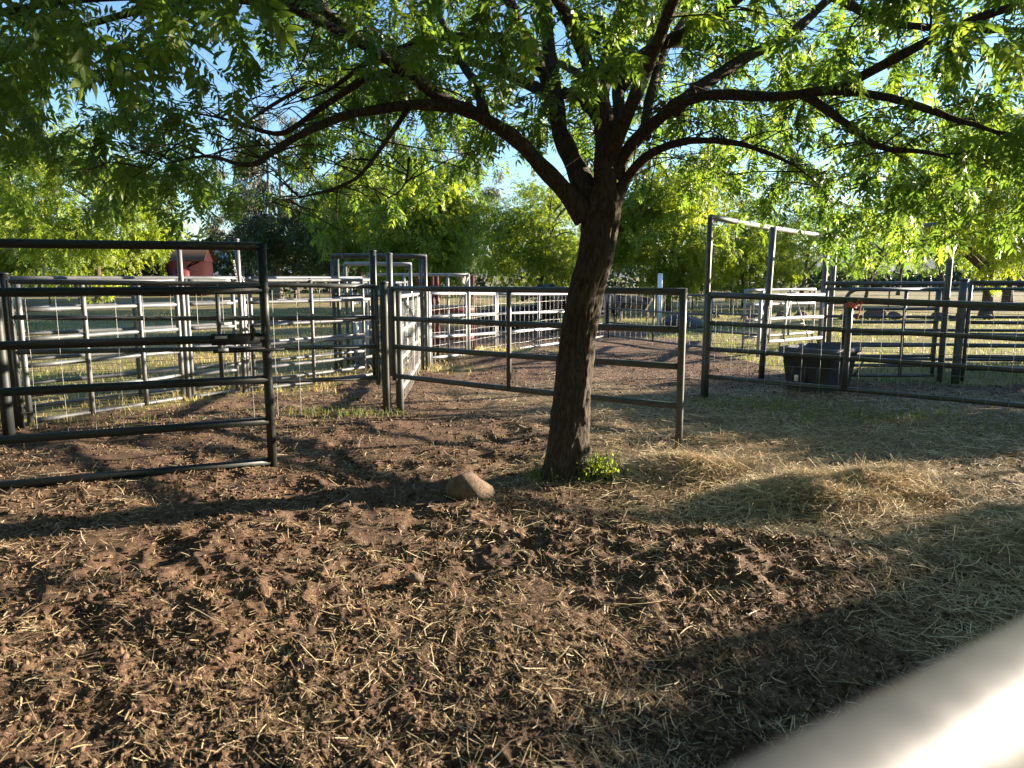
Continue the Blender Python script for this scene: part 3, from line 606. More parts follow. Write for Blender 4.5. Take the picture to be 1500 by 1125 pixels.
# black water tub
def tub():
    cx, cy = 4.12, 9.55; n1 = Vector((-.75, -.66, 0)).normalized(); t1 = Vector((-n1.y, n1.x, 0))
    root = thing('water_tub', 'black rectangular rubber water tub with flared sides behind the wire fence', 'tub', (cx, cy, 0))
    def ring(hx, hy, z, cr, n=5):
        out = []
        for sx, sy, a0 in ((1, 1, 0), (-1, 1, 90), (-1, -1, 180), (1, -1, 270)):
            for k in range(n):
                a = R(a0 + 90 * k / (n - 1)); lx = sx * (hx - cr) + cr * math.cos(a); ly = sy * (hy - cr) + cr * math.sin(a)
                p = Vector((cx, cy, z)) + t1 * lx + n1 * ly; out.append(tuple(p))
        return out
    prof = [(.28, .34, .0, .05), (.285, .345, .02, .06), (.35, .41, .50, .08), (.385, .445, .505, .09), (.39, .45, .53, .09), (.385, .445, .575, .09), (.355, .415, .578, .08), (.34, .40, .50, .08), (.27, .33, .06, .05)]
    v = []; k = 20
    for p in prof: v += ring(*p)
    q = [(i * k + j, i * k + (j + 1) % k, (i + 1) * k + (j + 1) % k, (i + 1) * k + j) for i in range(len(prof) - 1) for j in range(k)]
    c = len(v); v.append((cx, cy, .06)); t = [((len(prof) - 1) * k + j, (len(prof) - 1) * k + (j + 1) % k, c) for j in range(k)]
    MB().add(v, q, t).build('shell', M['tub'], root)
    w = ring(.325, .385, .44, .07); w.append((cx, cy, .44)); m, nt, b = mat('tub_water'); b.inputs['Base Color'].default_value = (.01, .012, .01, 1); b.inputs['Roughness'].default_value = .05
    MB().add(w, None, [(j, (j + 1) % 20, 20) for j in range(20)]).build('water', m, root)
    for dx in (-.17, 0, .17):
        pc = Vector((cx, cy, .27)) + t1 * dx + n1 * .375; MB().box(pc, (.03, .02, .40), math.atan2(n1.y, n1.x) + math.pi / 2, 0).build('rib', M['tub'], root)
    pc = Vector((cx, cy, .17)) + t1 * (-.12) + n1 * .372; MB().box(pc, (.055, .012, .085), math.atan2(n1.y, n1.x) + math.pi / 2).build('tag', M['tag'], root)
tub()

# worn rail beside the photographer
nr = thing('near_gate', 'pale worn pipe rail, blurred, right beside the viewer', 'gate', (1.2, .87, 0))
d = Vector((.13, .08, 0)).normalized(); c0 = Vector((.145, .22, 0))
def npt(t, z): q = c0 + d * t; return (q.x, q.y, z)
pipe('top_rail', npt(-.6, 1.34), npt(2.6, 1.34), .0255, M['rail_near'], nr, n=32, bend=.0)
for z in (1.0, .7, .4, .12): pipe('rail', npt(-.6, z), npt(2.6, z), .022, M['rail_near'], nr, n=16, bend=0)
pipe('upright', npt(-.6, .1), npt(-.6, 1.36), .026, M['rail_near'], nr, k=3, bend=0); pipe('upright', npt(2.6, .02), npt(2.6, 1.36), .026, M['rail_near'], nr, k=3, bend=0)

# ------------------------------------------------------------------ the tree in the pen
LIMBS = [
    ([(0.54, 5.33, 1.93), (0.38, 5.3, 2.11), (0.22, 5.25, 2.27), (0.05, 5.18, 2.43), (-0.19, 5.1, 2.57), (-0.43, 5.0, 2.66), (-0.66, 4.9, 2.81), (-0.91, 4.8, 2.96), (-1.17, 4.7, 3.16), (-1.43, 4.6, 3.33)], 0.070, 0.024),
    ([(-0.28, 5.07, 2.62), (-0.59, 4.95, 2.62), (-0.84, 4.85, 2.57), (-1.08, 4.75, 2.5), (-1.35, 4.6, 2.34), (-1.45, 4.5, 2.24), (-1.53, 4.4, 2.15), (-1.78, 4.3, 2.18), (-2.05, 4.2, 2.09)], 0.040, 0.011),
    ([(-0.66, 4.9, 2.81), (-0.93, 4.9, 2.78), (-1.23, 5.0, 2.65), (-1.59, 5.1, 2.48), (-1.99, 5.2, 2.6), (-2.41, 5.3, 2.72)], 0.032, 0.010),
    ([(-0.19, 5.1, 2.58), (-0.24, 5.2, 2.78), (-0.39, 5.4, 3.07), (-0.55, 5.6, 3.41), (-0.72, 5.8, 3.86)], 0.040, 0.018),
    ([(0.61, 5.36, 1.97), (0.47, 5.42, 2.28), (0.36, 5.48, 2.52), (0.31, 5.5, 2.81), (0.28, 5.6, 3.17), (0.25, 5.7, 3.68), (0.2, 5.8, 4.14)], 0.080, 0.040),
    ([(0.34, 5.5, 2.69), (0.19, 5.4, 2.99), (0.0, 5.3, 3.12), (-0.23, 5.2, 3.14), (-0.61, 5.2, 3.09), (-1.0, 5.3, 2.99), (-1.35, 5.3, 2.76), (-1.82, 5.4, 2.64)], 0.050, 0.012),
    ([(0.19, 5.4, 3.01), (0.07, 5.3, 3.19), (-0.05, 5.2, 3.4), (-0.22, 5.0, 3.66)], 0.045, 0.030),
    ([(0.65, 5.33, 1.97), (0.67, 5.3, 2.25), (0.65, 5.25, 2.52), (0.61, 5.2, 2.76), (0.66, 5.15, 2.99), (0.73, 5.05, 3.22), (0.76, 4.9, 3.49), (0.78, 4.7, 3.79)], 0.085, 0.045),
    ([(0.65, 5.25, 2.52), (0.54, 5.35, 2.7), (0.37, 5.5, 2.85)], 0.045, 0.040),
    ([(0.73, 5.4, 2.36), (0.79, 5.55, 2.68), (0.81, 5.7, 3.0), (0.87, 5.9, 3.41), (0.94, 6.1, 3.98)], 0.060, 0.030),
    ([(0.74, 5.33, 2.21), (0.84, 5.25, 2.41), (1.02, 5.15, 2.58), (1.19, 5.05, 2.68), (1.39, 4.95, 2.69), (1.72, 4.85, 2.65), (2.03, 4.75, 2.66), (2.3, 4.6, 2.58), (2.67, 4.5, 2.42), (3.07, 4.4, 2.28), (3.44, 4.3, 2.15)], 0.052, 0.016),
    ([(1.1, 5.12, 2.63), (1.34, 5.2, 2.82), (1.67, 5.3, 3.03), (1.99, 5.4, 3.2), (2.33, 5.5, 3.49), (2.72, 5.6, 3.82)], 0.050, 0.025),
    ([(0.79, 5.65, 2.89), (0.96, 5.6, 3.1), (1.19, 5.5, 3.21), (1.4, 5.4, 3.3), (1.58, 5.3, 3.41), (1.84, 5.2, 3.61)], 0.055, 0.030),
    ([(0.93, 5.2, 2.47), (1.01, 5.5, 2.81), (1.17, 5.8, 3.2), (1.44, 6.1, 3.65), (1.7, 6.4, 4.16)], 0.040, 0.022),
    ([(0.72, 5.33, 1.96), (0.82, 5.3, 2.19), (0.96, 5.2, 2.34), (1.17, 5.1, 2.4), (1.42, 5.0, 2.38), (1.67, 4.9, 2.29), (1.91, 4.8, 2.13), (2.07, 4.75, 1.96)], 0.046, 0.005),
    ([(1.87, 4.8, 2.65), (2.1, 4.7, 2.45), (2.28, 4.6, 2.29), (2.48, 4.5, 2.24), (2.75, 4.4, 2.16)], 0.030, 0.010),
    ([(2.33, 5.5, 3.49), (2.56, 5.3, 3.26), (2.79, 5.1, 3.15), (3.3, 4.9, 3.06), (3.58, 4.7, 2.98)], 0.035, 0.012),
    ([(-0.67, 4.93, 2.61), (-0.84, 4.8, 2.33), (-1.0, 4.7, 2.12), (-1.24, 4.6, 2.01), (-1.5, 4.5, 1.93)], 0.018, 0.006),
    ([(-0.67, 4.85, 2.27), (-0.71, 4.8, 2.09), (-0.89, 4.7, 1.95)], 0.008, 0.004),
]
TRUNK = [(0.42, 5.33, -0.09, 0.182), (0.42, 5.33, 0.03, 0.166), (0.43, 5.33, 0.24, 0.148), (0.44, 5.33, 0.5, 0.139), (0.47, 5.33, 0.82, 0.131), (0.5, 5.33, 1.12, 0.127), (0.54, 5.33, 1.38, 0.123), (0.6, 5.33, 1.6, 0.120), (0.63, 5.33, 1.8, 0.124), (0.65, 5.33, 1.96, 0.128), (0.66, 5.33, 2.08, 0.108), (0.67, 5.33, 2.18, 0.07), (0.67, 5.33, 2.26, 0.03)]

def catmull(pts, per):
    P = np.array(pts, float); n = len(P); E = np.vstack([2 * P[0] - P[1], P, 2 * P[-1] - P[-2]]); out = []
    for i in range(n - 1):
        a, b, c, d = E[i:i + 4]
        for t in np.linspace(0, 1, per, endpoint=False):
            out.append(0.5 * (2 * b + (c - a) * t + (2 * a - 5 * b + 4 * c - d) * t * t + (3 * b - a - 3 * c + d) * t ** 3))
    out.append(P[-1]); return np.array(out)
def leaflet_template(nl, Lc, ll, lw, curl, seed, simple=False):
    """pinnate leaf of nl leaflet pairs plus a tip leaflet along +X"""
    r = np.random.default_rng(seed); v = []; f3 = []; f4 = []
    def leaflet(base, ang, L, w, droop, twist):
        d = np.array([math.cos(ang), math.sin(ang), -droop]); d /= np.linalg.norm(d); s = np.cross([0, 0, 1], d); s /= np.linalg.norm(s); u = np.cross(d, s)
        s = s * math.cos(twist) + u * math.sin(twist); b0 = len(v); fold = 0.25 * w
        if simple:
            c = base + d * L * .42 + np.array([0, 0, -.04 * L]); v.extend([base, c + s * w * .5 + u * fold, c - s * w * .5 + u * fold, base + d * L + np.array([0, 0, -.25 * L])]); f3.append((b0, b0 + 1, b0 + 2)); f3.append((b0 + 1, b0 + 3, b0 + 2)); return
        for t, ww in ((0.0, 0.0), (0.30, 1.0), (0.62, .72)):
            c = base + d * L * t + np.array([0, 0, -0.25 * L * t * t])
            if ww == 0: v.append(c)
            else: v.append(c + s * w * ww / 2 + u * fold * ww); v.append(c - s * w * ww / 2 + u * fold * ww)
        v.append(base + d * L + np.array([0, 0, -0.25 * L]))
        f3.extend([(b0, b0 + 1, b0 + 2), (b0 + 3, b0 + 5, b0 + 4)]); f4.append((b0 + 1, b0 + 3, b0 + 4, b0 + 2))
    for i in range(nl):
        t = 0.22 + 0.75 * i / (nl - 1); x = Lc * t; z = -curl * Lc * t * t; sz = 0.75 + 0.5 * math.sin(math.pi * (0.2 + 0.6 * i / (nl - 1)))
        for sgn in (-1, 1):
            leaflet(np.array([x, 0, z]), sgn * r.uniform(0.75, 1.15), ll * sz * r.uniform(.85, 1.1), lw * sz, r.uniform(0.0, .55), r.uniform(-.5, .5))
    leaflet(np.array([Lc, 0, -curl * Lc]), r.uniform(-.2, .2), ll, lw, .4, 0)
    b0 = len(v)
    if simple: return np.array(v), np.array(f3), np.zeros((0, 4), int)
    for t in (0, .5, 1.0): v.append(np.array([Lc * t, .0016, -curl * Lc * t * t])); v.append(np.array([Lc * t, -.0016, -curl * Lc * t * t]))
    f4.extend([(b0, b0 + 1, b0 + 3, b0 + 2), (b0 + 2, b0 + 3, b0 + 5, b0 + 4)])
    return np.array(v), np.array(f3), np.array(f4)
LT = [leaflet_template(5, .20, .064, .023, c, s) for c, s in ((.12, 1), (.30, 2), (.5, 3))]
LTS = [leaflet_template(5, .20, .064, .024, c, s, True) for c, s in ((.12, 1), (.30, 2), (.5, 3))]
def frames(d, n_up, roll):
    d = d / np.linalg.norm(d, axis=1)[:, None]; s = np.cross(np.broadcast_to(np.array(n_up, float), d.shape), d); s /= np.maximum(1e-6, np.linalg.norm(s, axis=1))[:, None]; u = np.cross(d, s)
    c, sn = np.cos(roll)[:, None], np.sin(roll)[:, None]; s2 = s * c + u * sn; u2 = u * c - s * sn
    return np.stack([d, s2, u2], -1)
def leaf_mesh(name, templates, which, Ms, loc, tint, material):
    V, F3, F4, T, n0 = [], [], [], [], 0
    for k, (tv, f3, f4) in enumerate(templates):
        i = np.where(which == k)[0]
        if not len(i): continue
        v = np.einsum('nij,kj->nki', Ms[i], tv) + loc[i][:, None, :]; off = (np.arange(len(i)) * len(tv))[:, None, None] + n0
        V.append(v.reshape(-1, 3)); F3.append((f3[None] + off).reshape(-1, 3)); F4.append((f4[None] + off).reshape(-1, 4)); T.append(np.repeat(tint[i], len(tv))); n0 += v.shape[0] * v.shape[1]
    return mesh_np(name, np.concatenate(V), [np.concatenate(F3), np.concatenate(F4)], material, False, {'tint': np.concatenate(T)})

def main_tree():
    rng = np.random.default_rng(77)
    root = thing('shade_tree', 'spreading tree with dark forked trunk and pinnate green leaves in the pen', 'tree', (0.42, 5.33, 0))
    o0 = np.array([0.42, 5.33, 0])
    # trunk: furrowed bark as real relief
    T = catmull(TRUNK, 26); na = 84; k = len(T); th = np.linspace(0, 2 * np.pi, na, endpoint=False)
    zz = T[:, 2][:, None]; a = np.broadcast_to(th[None], (k, na)); arc = a * 0.15
    rg = np.zeros((k, na))
    for L, amp, sd_ in ((0.036, .020, 1), (0.019, .010, 2), (0.010, .004, 3)):
        wob = 0.02 * vnoise(zz * 6 + 0 * a, arc * 9, 200 + sd_)
        per = 2 * np.pi * 0.15 / L; u = (arc + wob) / L; rg += amp * (0.45 - np.abs(2 * vnoise(u % round(per), zz / (L * 5.5) + 0 * a, 210 + sd_) - 1))
    lump = 0.014 * (vnoise(np.cos(a) * 1.5 + 3, zz * 3.0 + np.sin(a), 220) - .5) * 2
    flare = 0.05 * np.exp(-np.maximum(zz, 0) / .12) * (0.6 + 0.7 * np.cos(3 * a + .7))
    rad = T[:, 3][:, None] + rg + lump + flare
    X = T[:, 0][:, None] + rad * np.cos(a); Y = T[:, 1][:, None] + rad * np.sin(a); Z = zz + 0 * a
    v = np.stack([X, Y, Z], -1).reshape(-1, 3); i = (np.arange(k - 1)[:, None] * na); j = np.arange(na)[None]; j2 = (np.arange(na)[None] + 1) % na
    q = np.stack([i + j, i + j2, i + na + j2, i + na + j], -1).reshape(-1, 4)
    c = len(v); v = np.vstack([v, [[T[-1, 0], T[-1, 1], T[-1, 2] + .04]]]); t = np.stack([(k - 1) * na + j[0], (k - 1) * na + j2[0], np.full(na, c)], -1)
    link('trunk', mesh_np('trunk', v - o0, [q, t], M['bark'], True), root)
    # limbs traced on the real fork, plus limbs running back, forward and up out of view
    extra = [([(0.66, 5.35, 2.0), (0.70, 5.8, 2.6), (0.65, 6.4, 3.1), (0.4, 7.2, 3.5), (0.0, 8.2, 3.7), (-.4, 9.0, 3.7)], .06, .015),
             ([(0.68, 5.3, 2.3), (0.9, 4.6, 2.95), (1.0, 3.9, 3.3), (1.1, 3.1, 3.3), (1.3, 2.3, 3.1)], .05, .012),
             ([(0.61, 5.2, 2.76), (0.2, 4.5, 3.2), (-.4, 3.8, 3.35), (-1.0, 3.1, 3.2), (-1.6, 2.6, 2.9)], .045, .012),
             ([(-1.17, 4.7, 3.16), (-2.0, 4.9, 3.25), (-2.9, 5.0, 3.1), (-3.7, 5.1, 2.8), (-4.4, 5.2, 2.4)], .032, .01),
             ([(-.66, 4.9, 2.81), (-1.3, 4.3, 3.0), (-2.1, 3.9, 2.9), (-2.9, 3.6, 2.6), (-3.4, 3.4, 2.2)], .03, .01),
             ([(2.33, 5.5, 3.49), (3.0, 5.9, 3.6), (3.8, 6.2, 3.4), (4.6, 6.3, 2.9), (5.1, 6.4, 2.4)], .03, .01),
             ([(2.03, 4.75, 2.66), (2.6, 4.1, 2.9), (3.1, 3.5, 2.8), (3.5, 3.0, 2.5)], .03, .01),
             ([(0.81, 5.7, 3.0), (1.4, 6.6, 3.5), (2.2, 7.5, 3.6), (3.0, 8.3, 3.3)], .045, .012),
             ([(0.31, 5.5, 2.81), (-.4, 6.4, 3.3), (-1.4, 7.2, 3.5), (-2.6, 7.8, 3.2), (-3.4, 8.2, 2.7)], .045, .012),
             ([(0.25, 5.7, 3.68), (-.3, 5.6, 4.4), (-1.2, 5.4, 4.9)], .04, .015), ([(0.94, 6.1, 3.98), (1.3, 6.2, 4.8), (1.6, 6.2, 5.4)], .03, .01),
             ([(2.72, 5.6, 3.82), (3.4, 5.5, 4.1), (4.2, 5.3, 3.9)], .025, .01)]
    nodes, nrad = [], []; limbs = [(x, False) for x in LIMBS] + [(x, True) for x in extra]
    for (pts, r0, r1), _ in limbs:
        C = catmull(pts, 8); C = C + np.cumsum(rng.normal(0, .0035, C.shape), 0) * np.linspace(0, 1, len(C))[:, None]
        s = np.linspace(0, 1, len(C)); rr = (r0 + (r1 - r0) * s ** .8) * (1 + .06 * np.sin(s * 40 + r0 * 900)) * (1 - .8 * sstep(.70, 1, s) * (r1 < .02)) * (1 + (.45 * np.exp(-s * len(C) / 5.0) if pts[0][2] < 2.05 else .18 * np.exp(-s * len(C) / 3.0))); 
        MB().tube(C, rr, 14).build('limb', M['bark'], root, True)
        nodes.append(C[4:]); nrad.append(rr[4:])
    nodes = np.concatenate(nodes); nrad = np.concatenate(nrad)
    nlimb = len(nodes)
    # twig ends through the crown volume
    cand = []
    n = 9000; x = rng.uniform(-5.2, 6.2, n); y = rng.uniform(1.0, 9.8, n); z = 1.75 + 3.6 * rng.random(n) ** 1.5
    rho = np.hypot((x - .5) / 5.4, (y - 5.35) / 4.3)
    ax = np.abs(x - .55); zlow = np.where(ax < 1.0, 2.55, np.where(x < 0, 2.65 - .50 * sstep(1.0, 3.0, ax), 2.6 - .50 * sstep(1.0, 2.6, ax) - .28 * sstep(2.3, 3.3, ax))) + .30 * (vnoise(x * .9, y * .9, 301) - .5)
    zlow = np.maximum(zlow, 1.5 + 0.14 * np.maximum(0, 4.6 - y) * 1.6)
    zhi = 5.5 - 2.6 * rho ** 2
    gapn = vnoise(x * .8 + 3, z * 1.3 + y * .35, 302)
    ok = (rho < 1.0) & (z > zlow) & (z < zhi) & (gapn > np.where(x < -.6, .30, .39))
    P = np.stack([x, y, z], -1)[ok]
    d0 = np.array([np.min(np.sum((nodes - p) ** 2, 1)) for p in P]); P = P[np.argsort(d0)]
    taken = []; tw = MB(); L_loc, L_dir, n_tw = [], [], 0; cell = {}
    for p in P:
        key = tuple(np.floor(p / .32).astype(int))
        if cell.get(key, 0) >= 1: continue
        d = np.sum((nodes - p) ** 2 * np.array([1, 1, 1.3]), 1); i = int(np.argmin(d)); dist = math.sqrt(d[i])
        if dist > 1.5 or dist < .10: continue
        cell[key] = 1; b = nodes[i]; mid = (b + p) / 2 + np.array([rng.normal(0, .10), rng.normal(0, .10), abs(rng.normal(.06, .08))]) * dist
        C = catmull([b, mid, p], 4); r0 = min(nrad[i] * .62, .006 + .010 * dist); tw.tube(C, np.linspace(r0, .0022, len(C)), 5, False)
        nodes = np.vstack([nodes, C[2:]]); nrad = np.append(nrad, np.linspace(r0, .0022, len(C))[2:]); n_tw += 1
        k = int(rng.integers(7, 12)); s = 1 - rng.random(k) ** 1.6 * min(.85, .55 / dist + .1); seg = s * (len(C) - 1); j = np.minimum(seg.astype(int), len(C) - 2)
        loc = C[j] + (C[j + 1] - C[j]) * (seg - j)[:, None]; td = C[-1] - C[-3]; td = td / np.linalg.norm(td)
        dr = td[None] * .5 + rng.normal(0, .62, (k, 3)); dr[:, 2] -= .28
        L_loc.append(loc); L_dir.append(dr)
    base_n = nodes[:nlimb]; base_r = nrad[:nlimb]
    for _ in range(520):
        i = int(rng.integers(0, nlimb)); b = base_n[i]
        if base_r[i] > .05 or b[2] > 3.6: continue
        a = rng.uniform(0, 6.28); L = rng.uniform(.25, .75); e = b + np.array([math.cos(a) * L, math.sin(a) * L, rng.normal(-.12, .28) * L]); mid = (b + e) / 2 + np.array([rng.normal(0, .08), rng.normal(0, .08), .10 + rng.normal(0, .06)]) * L
        C = catmull([b, mid, e], 4); tw.tube(C, np.linspace(.0055, .0014, len(C)), 4, False)
        for q in range(int(rng.integers(1, 4))):
            j = int(rng.integers(3, len(C) - 1)); d = C[j] - C[j - 2]; d = d / np.linalg.norm(d) + rng.normal(0, .55, 3); f = C[j] + d * L * rng.uniform(.2, .4)
            tw.tube([C[j], (C[j] + f) / 2 + rng.normal(0, .015, 3), f], [.003, .0022, .0010], 4, False)
    tw.build('twigs', M['bark'], root, True, 'stuff')
    loc = np.concatenate(L_loc); dr = np.concatenate(L_dir); n = len(loc); print('twigs', n_tw, 'leaves', n)
    Ms = frames(dr, (0, 0, 1), rng.normal(0, .6, n)) * rng.uniform(.52, 1.15, n)[:, None, None]; which = rng.integers(0, 3, n); tint = np.clip(rng.normal(.45, .28, n), 0, 1)
    keep = np.hypot(loc[:, 0], loc[:, 1]) > 1.3
    # the 300 leaves that show largest are objects of their own
    vis = keep & (np.abs(loc[:, 0] / loc[:, 1]) < .70) & ((loc[:, 2] - 1.5) / loc[:, 1] < .35); dd = np.where(vis, np.linalg.norm(loc - np.array([0, 0, 1.5]), axis=1), 99)
    own = np.argsort(dd)[:300]; shared = [mesh_np('leaf', tv, [f3, f4], M['leaf'], False, {'tint': np.full(len(tv), t)}) for (tv, f3, f4), t in zip(LT * 3, (.3, .45, .6, .75, .5, .35, .55, .65, .4))]
    for i in own:
        o = link('leaf', shared[which[i] + 3 * int(rng.integers(0, 3))], root); m4 = Matrix.Identity(4)
        for a_ in range(3):
            for b_ in range(3): m4[a_][b_] = Ms[i, a_, b_]
            m4[a_][3] = loc[i, a_] - o0[a_]
        o.matrix_basis = m4
    keep[own] = False
    far = (loc[:, 1] > 6.3) | (loc[:, 2] - 1.5 > .40 * loc[:, 1]); which = which + 3 * far      # plainer leaflets deep in and above the crown
    link('crown', leaf_mesh('crown', LT + LTS, which[keep], Ms[keep], loc[keep] - o0, tint[keep], M['leaf']), root)['kind'] = 'stuff'
main_tree()

# ------------------------------------------------------------------ trees beyond the pens
FR = [leaflet_template(4, .34, .15, .056, c, s, True) for c, s in ((.2, 11), (.5, 12))]
EU = np.array([[0, 0, 0], [.5, .10, -.1], [1, 0, -.3], [.5, -.10, -.1]])
def tree_proto(seed, H, W, base, kind, nclump, per, fsize, trunk_r, density_noise=0.35, trunks=1):
    """returns (trunk mesh, crown mesh) with the base at the origin"""
    r = np.random.default_rng(seed); mb = MB(); ends = []
    barkm = M['bark_pale'] if kind == 'euc' else M['bark_grey']
    for k in range(trunks):
        ox = r.normal(0, .25) if trunks > 1 else 0; lean = r.normal(0, .05, 2) * H
        P = [(ox, 0, -.1), (ox + lean[0] * .3, lean[1] * .3, H * .25), (ox + lean[0], lean[1], H * .55), (ox + lean[0] * 1.2, lean[1], H * .86)]
        C = catmull(P, 6); mb.tube(C, np.linspace(trunk_r, trunk_r * .2, len(C)) * (1 + .35 * np.exp(-np.arange(len(C)) / 1.2)), 9)
        for b in range(9 if trunks == 1 else 5):
            s = C[int(r.uniform(.3, .9) * (len(C) - 1))]; a = r.uniform(0, 6.28); L = W * r.uniform(.4, .95) * .5
            e = s + np.array([math.cos(a) * L, math.sin(a) * L, r.uniform(.15, .6) * L]); m_ = (s + e) / 2 + np.array([0, 0, .18 * L]); D = catmull([s, m_, e], 5)
            mb.tube(D, np.linspace(trunk_r * .42, trunk_r * .07, len(D)), 6)
    fs = [np.concatenate(mb.q), np.concatenate(mb.t)]; tm = mesh_np('trunk', np.concatenate(mb.v), fs, barkm, True)
    # clumps
    C = []
    while len(C) < nclump:
        p = r.uniform(-1, 1, 3); q = np.linalg.norm(p)
        if q > 1 or q < .35 and r.random() < .7: continue
        ang = math.atan2(p[1], p[0]); bulge = .78 + .38 * vnoise(np.array([math.cos(ang) * 1.7 + p[2] * 1.4 + seed]), np.array([math.sin(ang) * 1.7 + seed * 1.3]), seed)[0]
        x = p * np.array([W / 2, W / 2, (H - base) / 2]) * bulge; x[2] += base + (H - base) / 2
        if p[2] < 0: x[:2] *= 1 - .25 * p[2] ** 2
        if vnoise(np.array([x[0] * .9 + seed]), np.array([x[2] * .9 + x[1] * .5]), seed + 5)[0] < density_noise: continue
        C.append(x)
    C = np.array(C); n = nclump * per; ci = np.repeat(np.arange(nclump), per); cr = (W * .085 * r.uniform(.6, 1.4, nclump))[ci]
    off = r.normal(0, 1, (n, 3)); off /= np.linalg.norm(off, axis=1)[:, None]; off *= (r.random(n) ** .45 * cr)[:, None]; off[:, 2] *= .85
    loc = C[ci] + off; out = loc - np.array([0, 0, base + (H - base) * .35]); out /= np.linalg.norm(out, axis=1)[:, None]
    dr = out * .5 + off / cr[:, None] * .5 + r.normal(0, .55, (n, 3)); dr[:, 2] -= .45 if kind != 'euc' else 1.0
    Ms = frames(dr, (0.01, 0, 1), r.normal(0, .7, n)) * (fsize * r.uniform(.65, 1.3, n))[:, None, None]; ct = r.normal(0, .16, nclump)[ci]; tint = np.clip(r.normal(.5, .18, n) + ct, 0, 1)
    lm = M[{'bright': 'leaf_bright', 'euc': 'leaf_euc', 'dark': 'leaf_dark', 'mid': 'leaf'}[kind]]
    if kind == 'euc' or kind == 'dark':
        v = np.einsum('nij,kj->nki', Ms, EU * np.array([1, 1.3 if kind == 'dark' else 1, 1])) + loc[:, None, :]; f = (np.array([[0, 1, 2, 3]])[None] + (np.arange(n) * 4)[:, None, None]).reshape(-1, 4)
        cm = mesh_np('crown', v.reshape(-1, 3), f, lm, False, {'tint': np.repeat(tint, 4)})
    else: cm = leaf_mesh('crown', FR, r.integers(0, 2, n), Ms, loc, tint, lm)
    return tm, cm
def plant(proto, name, label, x, y, s=1.0, rz=0.0, group=None, cat='tree', sz=None):
    root = thing(name, label, cat, (x, y, gz(x, y)), group); root.rotation_euler.z = rz; root.scale = (s, s, sz or s)
    link('trunk', proto[0], root); c = link('crown', proto[1], root); return root
PB = tree_proto(21, 7.6, 8.2, 0.9, 'bright', 250, 21, 1.0, .17)
PB2 = tree_proto(22, 6.4, 6.2, 0.7, 'bright', 220, 22, .95, .16)
PE = tree_proto(23, 12.0, 6.0, 2.6, 'euc', 120, 70, .34, .22, .42, 2)
PE2 = tree_proto(24, 9.5, 5.6, 1.2, 'euc', 120, 70, .36, .18, .40, 2)
PD = tree_proto(25, 6.0, 7.0, 0.2, 'dark', 150, 60, .34, .16, .25)
PS = tree_proto(26, 5.4, 5.4, 1.6, 'mid', 70, 14, .9, .13, .45)
PN = tree_proto(27, 6.6, 6.4, 1.2, 'bright', 250, 24, .62, .18, .33)
gb = 'trees beyond the pens'
plant(PB, 'leafy_tree', 'bright yellow-green rounded tree beside the small red barn', -21.2, 37.0, 1.12, .3, gb)
plant(PB2, 'leafy_tree', 'darker leafy tree half hidden behind the bright tree by the barn', -31.0, 42.0, 1.15, 1.9, gb)
plant(PE, 'eucalyptus_tree', 'tall pale-trunked eucalyptus showing above the bright tree by the barn', -38.5, 56.0, 1.35, .4, gb)
plant(PE2, 'eucalyptus_tree', 'grey-green eucalyptus standing directly behind the small red barn', -24.6, 66.0, 1.15, 2.2, gb)
plant(PE, 'eucalyptus_tree', 'tall brownish-grey eucalyptus to the chute side of the sky gap', -16.2, 50.0, 1.05, 3.3, gb)
plant(PE2, 'eucalyptus_tree', 'grey eucalyptus rising behind the dark evergreens and the chute', -10.4, 54.0, 1.3, 5.0, gb)
plant(PE, 'eucalyptus_tree', 'slender eucalyptus behind the bright leafy tree past the chute', -4.0, 58.0, 1.1, 1.2, gb)
plant(PD, 'evergreen_tree', 'dense dark evergreen beyond the long grass left of the chute', -15.2, 51.0, 1.25, .8, gb)
plant(PD, 'evergreen_tree', 'dense dark evergreen directly behind the chute arches', -9.9, 47.0, 1.2, 2.8, gb)
plant(PD, 'evergreen_tree', 'dark low evergreen behind the maroon posts and bright leafy tree', -5.2, 50.0, 1.1, 4.4, gb)
plant(PB2, 'leafy_tree', 'bright leafy tree standing just behind the chute and pale wire panels', -4.3, 27.5, 1.0, 2.5, gb)
plant(PB, 'leafy_tree', 'green leafy tree behind the trunk of the shade tree', 1.4, 36.0, .82, 4.2, gb)
plant(PB2, 'leafy_tree', 'leafy tree with a dark trunk beside the white plastic post', 6.5, 30.0, 1.05, .9, gb)
plant(PB, 'leafy_tree', 'broad leafy tree behind the tall alley frame header', 11.6, 36.0, .70, 1.1, gb)
for i, (x, y, s, rz) in enumerate(((17.6, 44, 1.1, .5), (23.0, 47, .95, 2.2), (26.4, 44, 1.0, 4.0), (20.0, 62, 1.1, 1.0), (31, 58, 1.2, 3.0))):
    plant(PS, 'open_tree', ['thin open tree just past the pale alley header posts', 'sparse spreading tree above the round-cornered gate', 'sparse dark-limbed tree over the gate latch post', 'small distant thin tree on the far field edge', 'farthest thin tree under the hills'][i], x, y, s, rz, gb)
plant(PN, 'leafy_tree', 'large sunlit leafy tree overhanging the seven-rail panel', 17.5, 26.5, 1.15, .7, gb)
plant(PN, 'leafy_tree', 'second sunlit leafy tree farther along behind the seven-rail panel', 27.5, 40.0, 1.5, 2.7, gb)
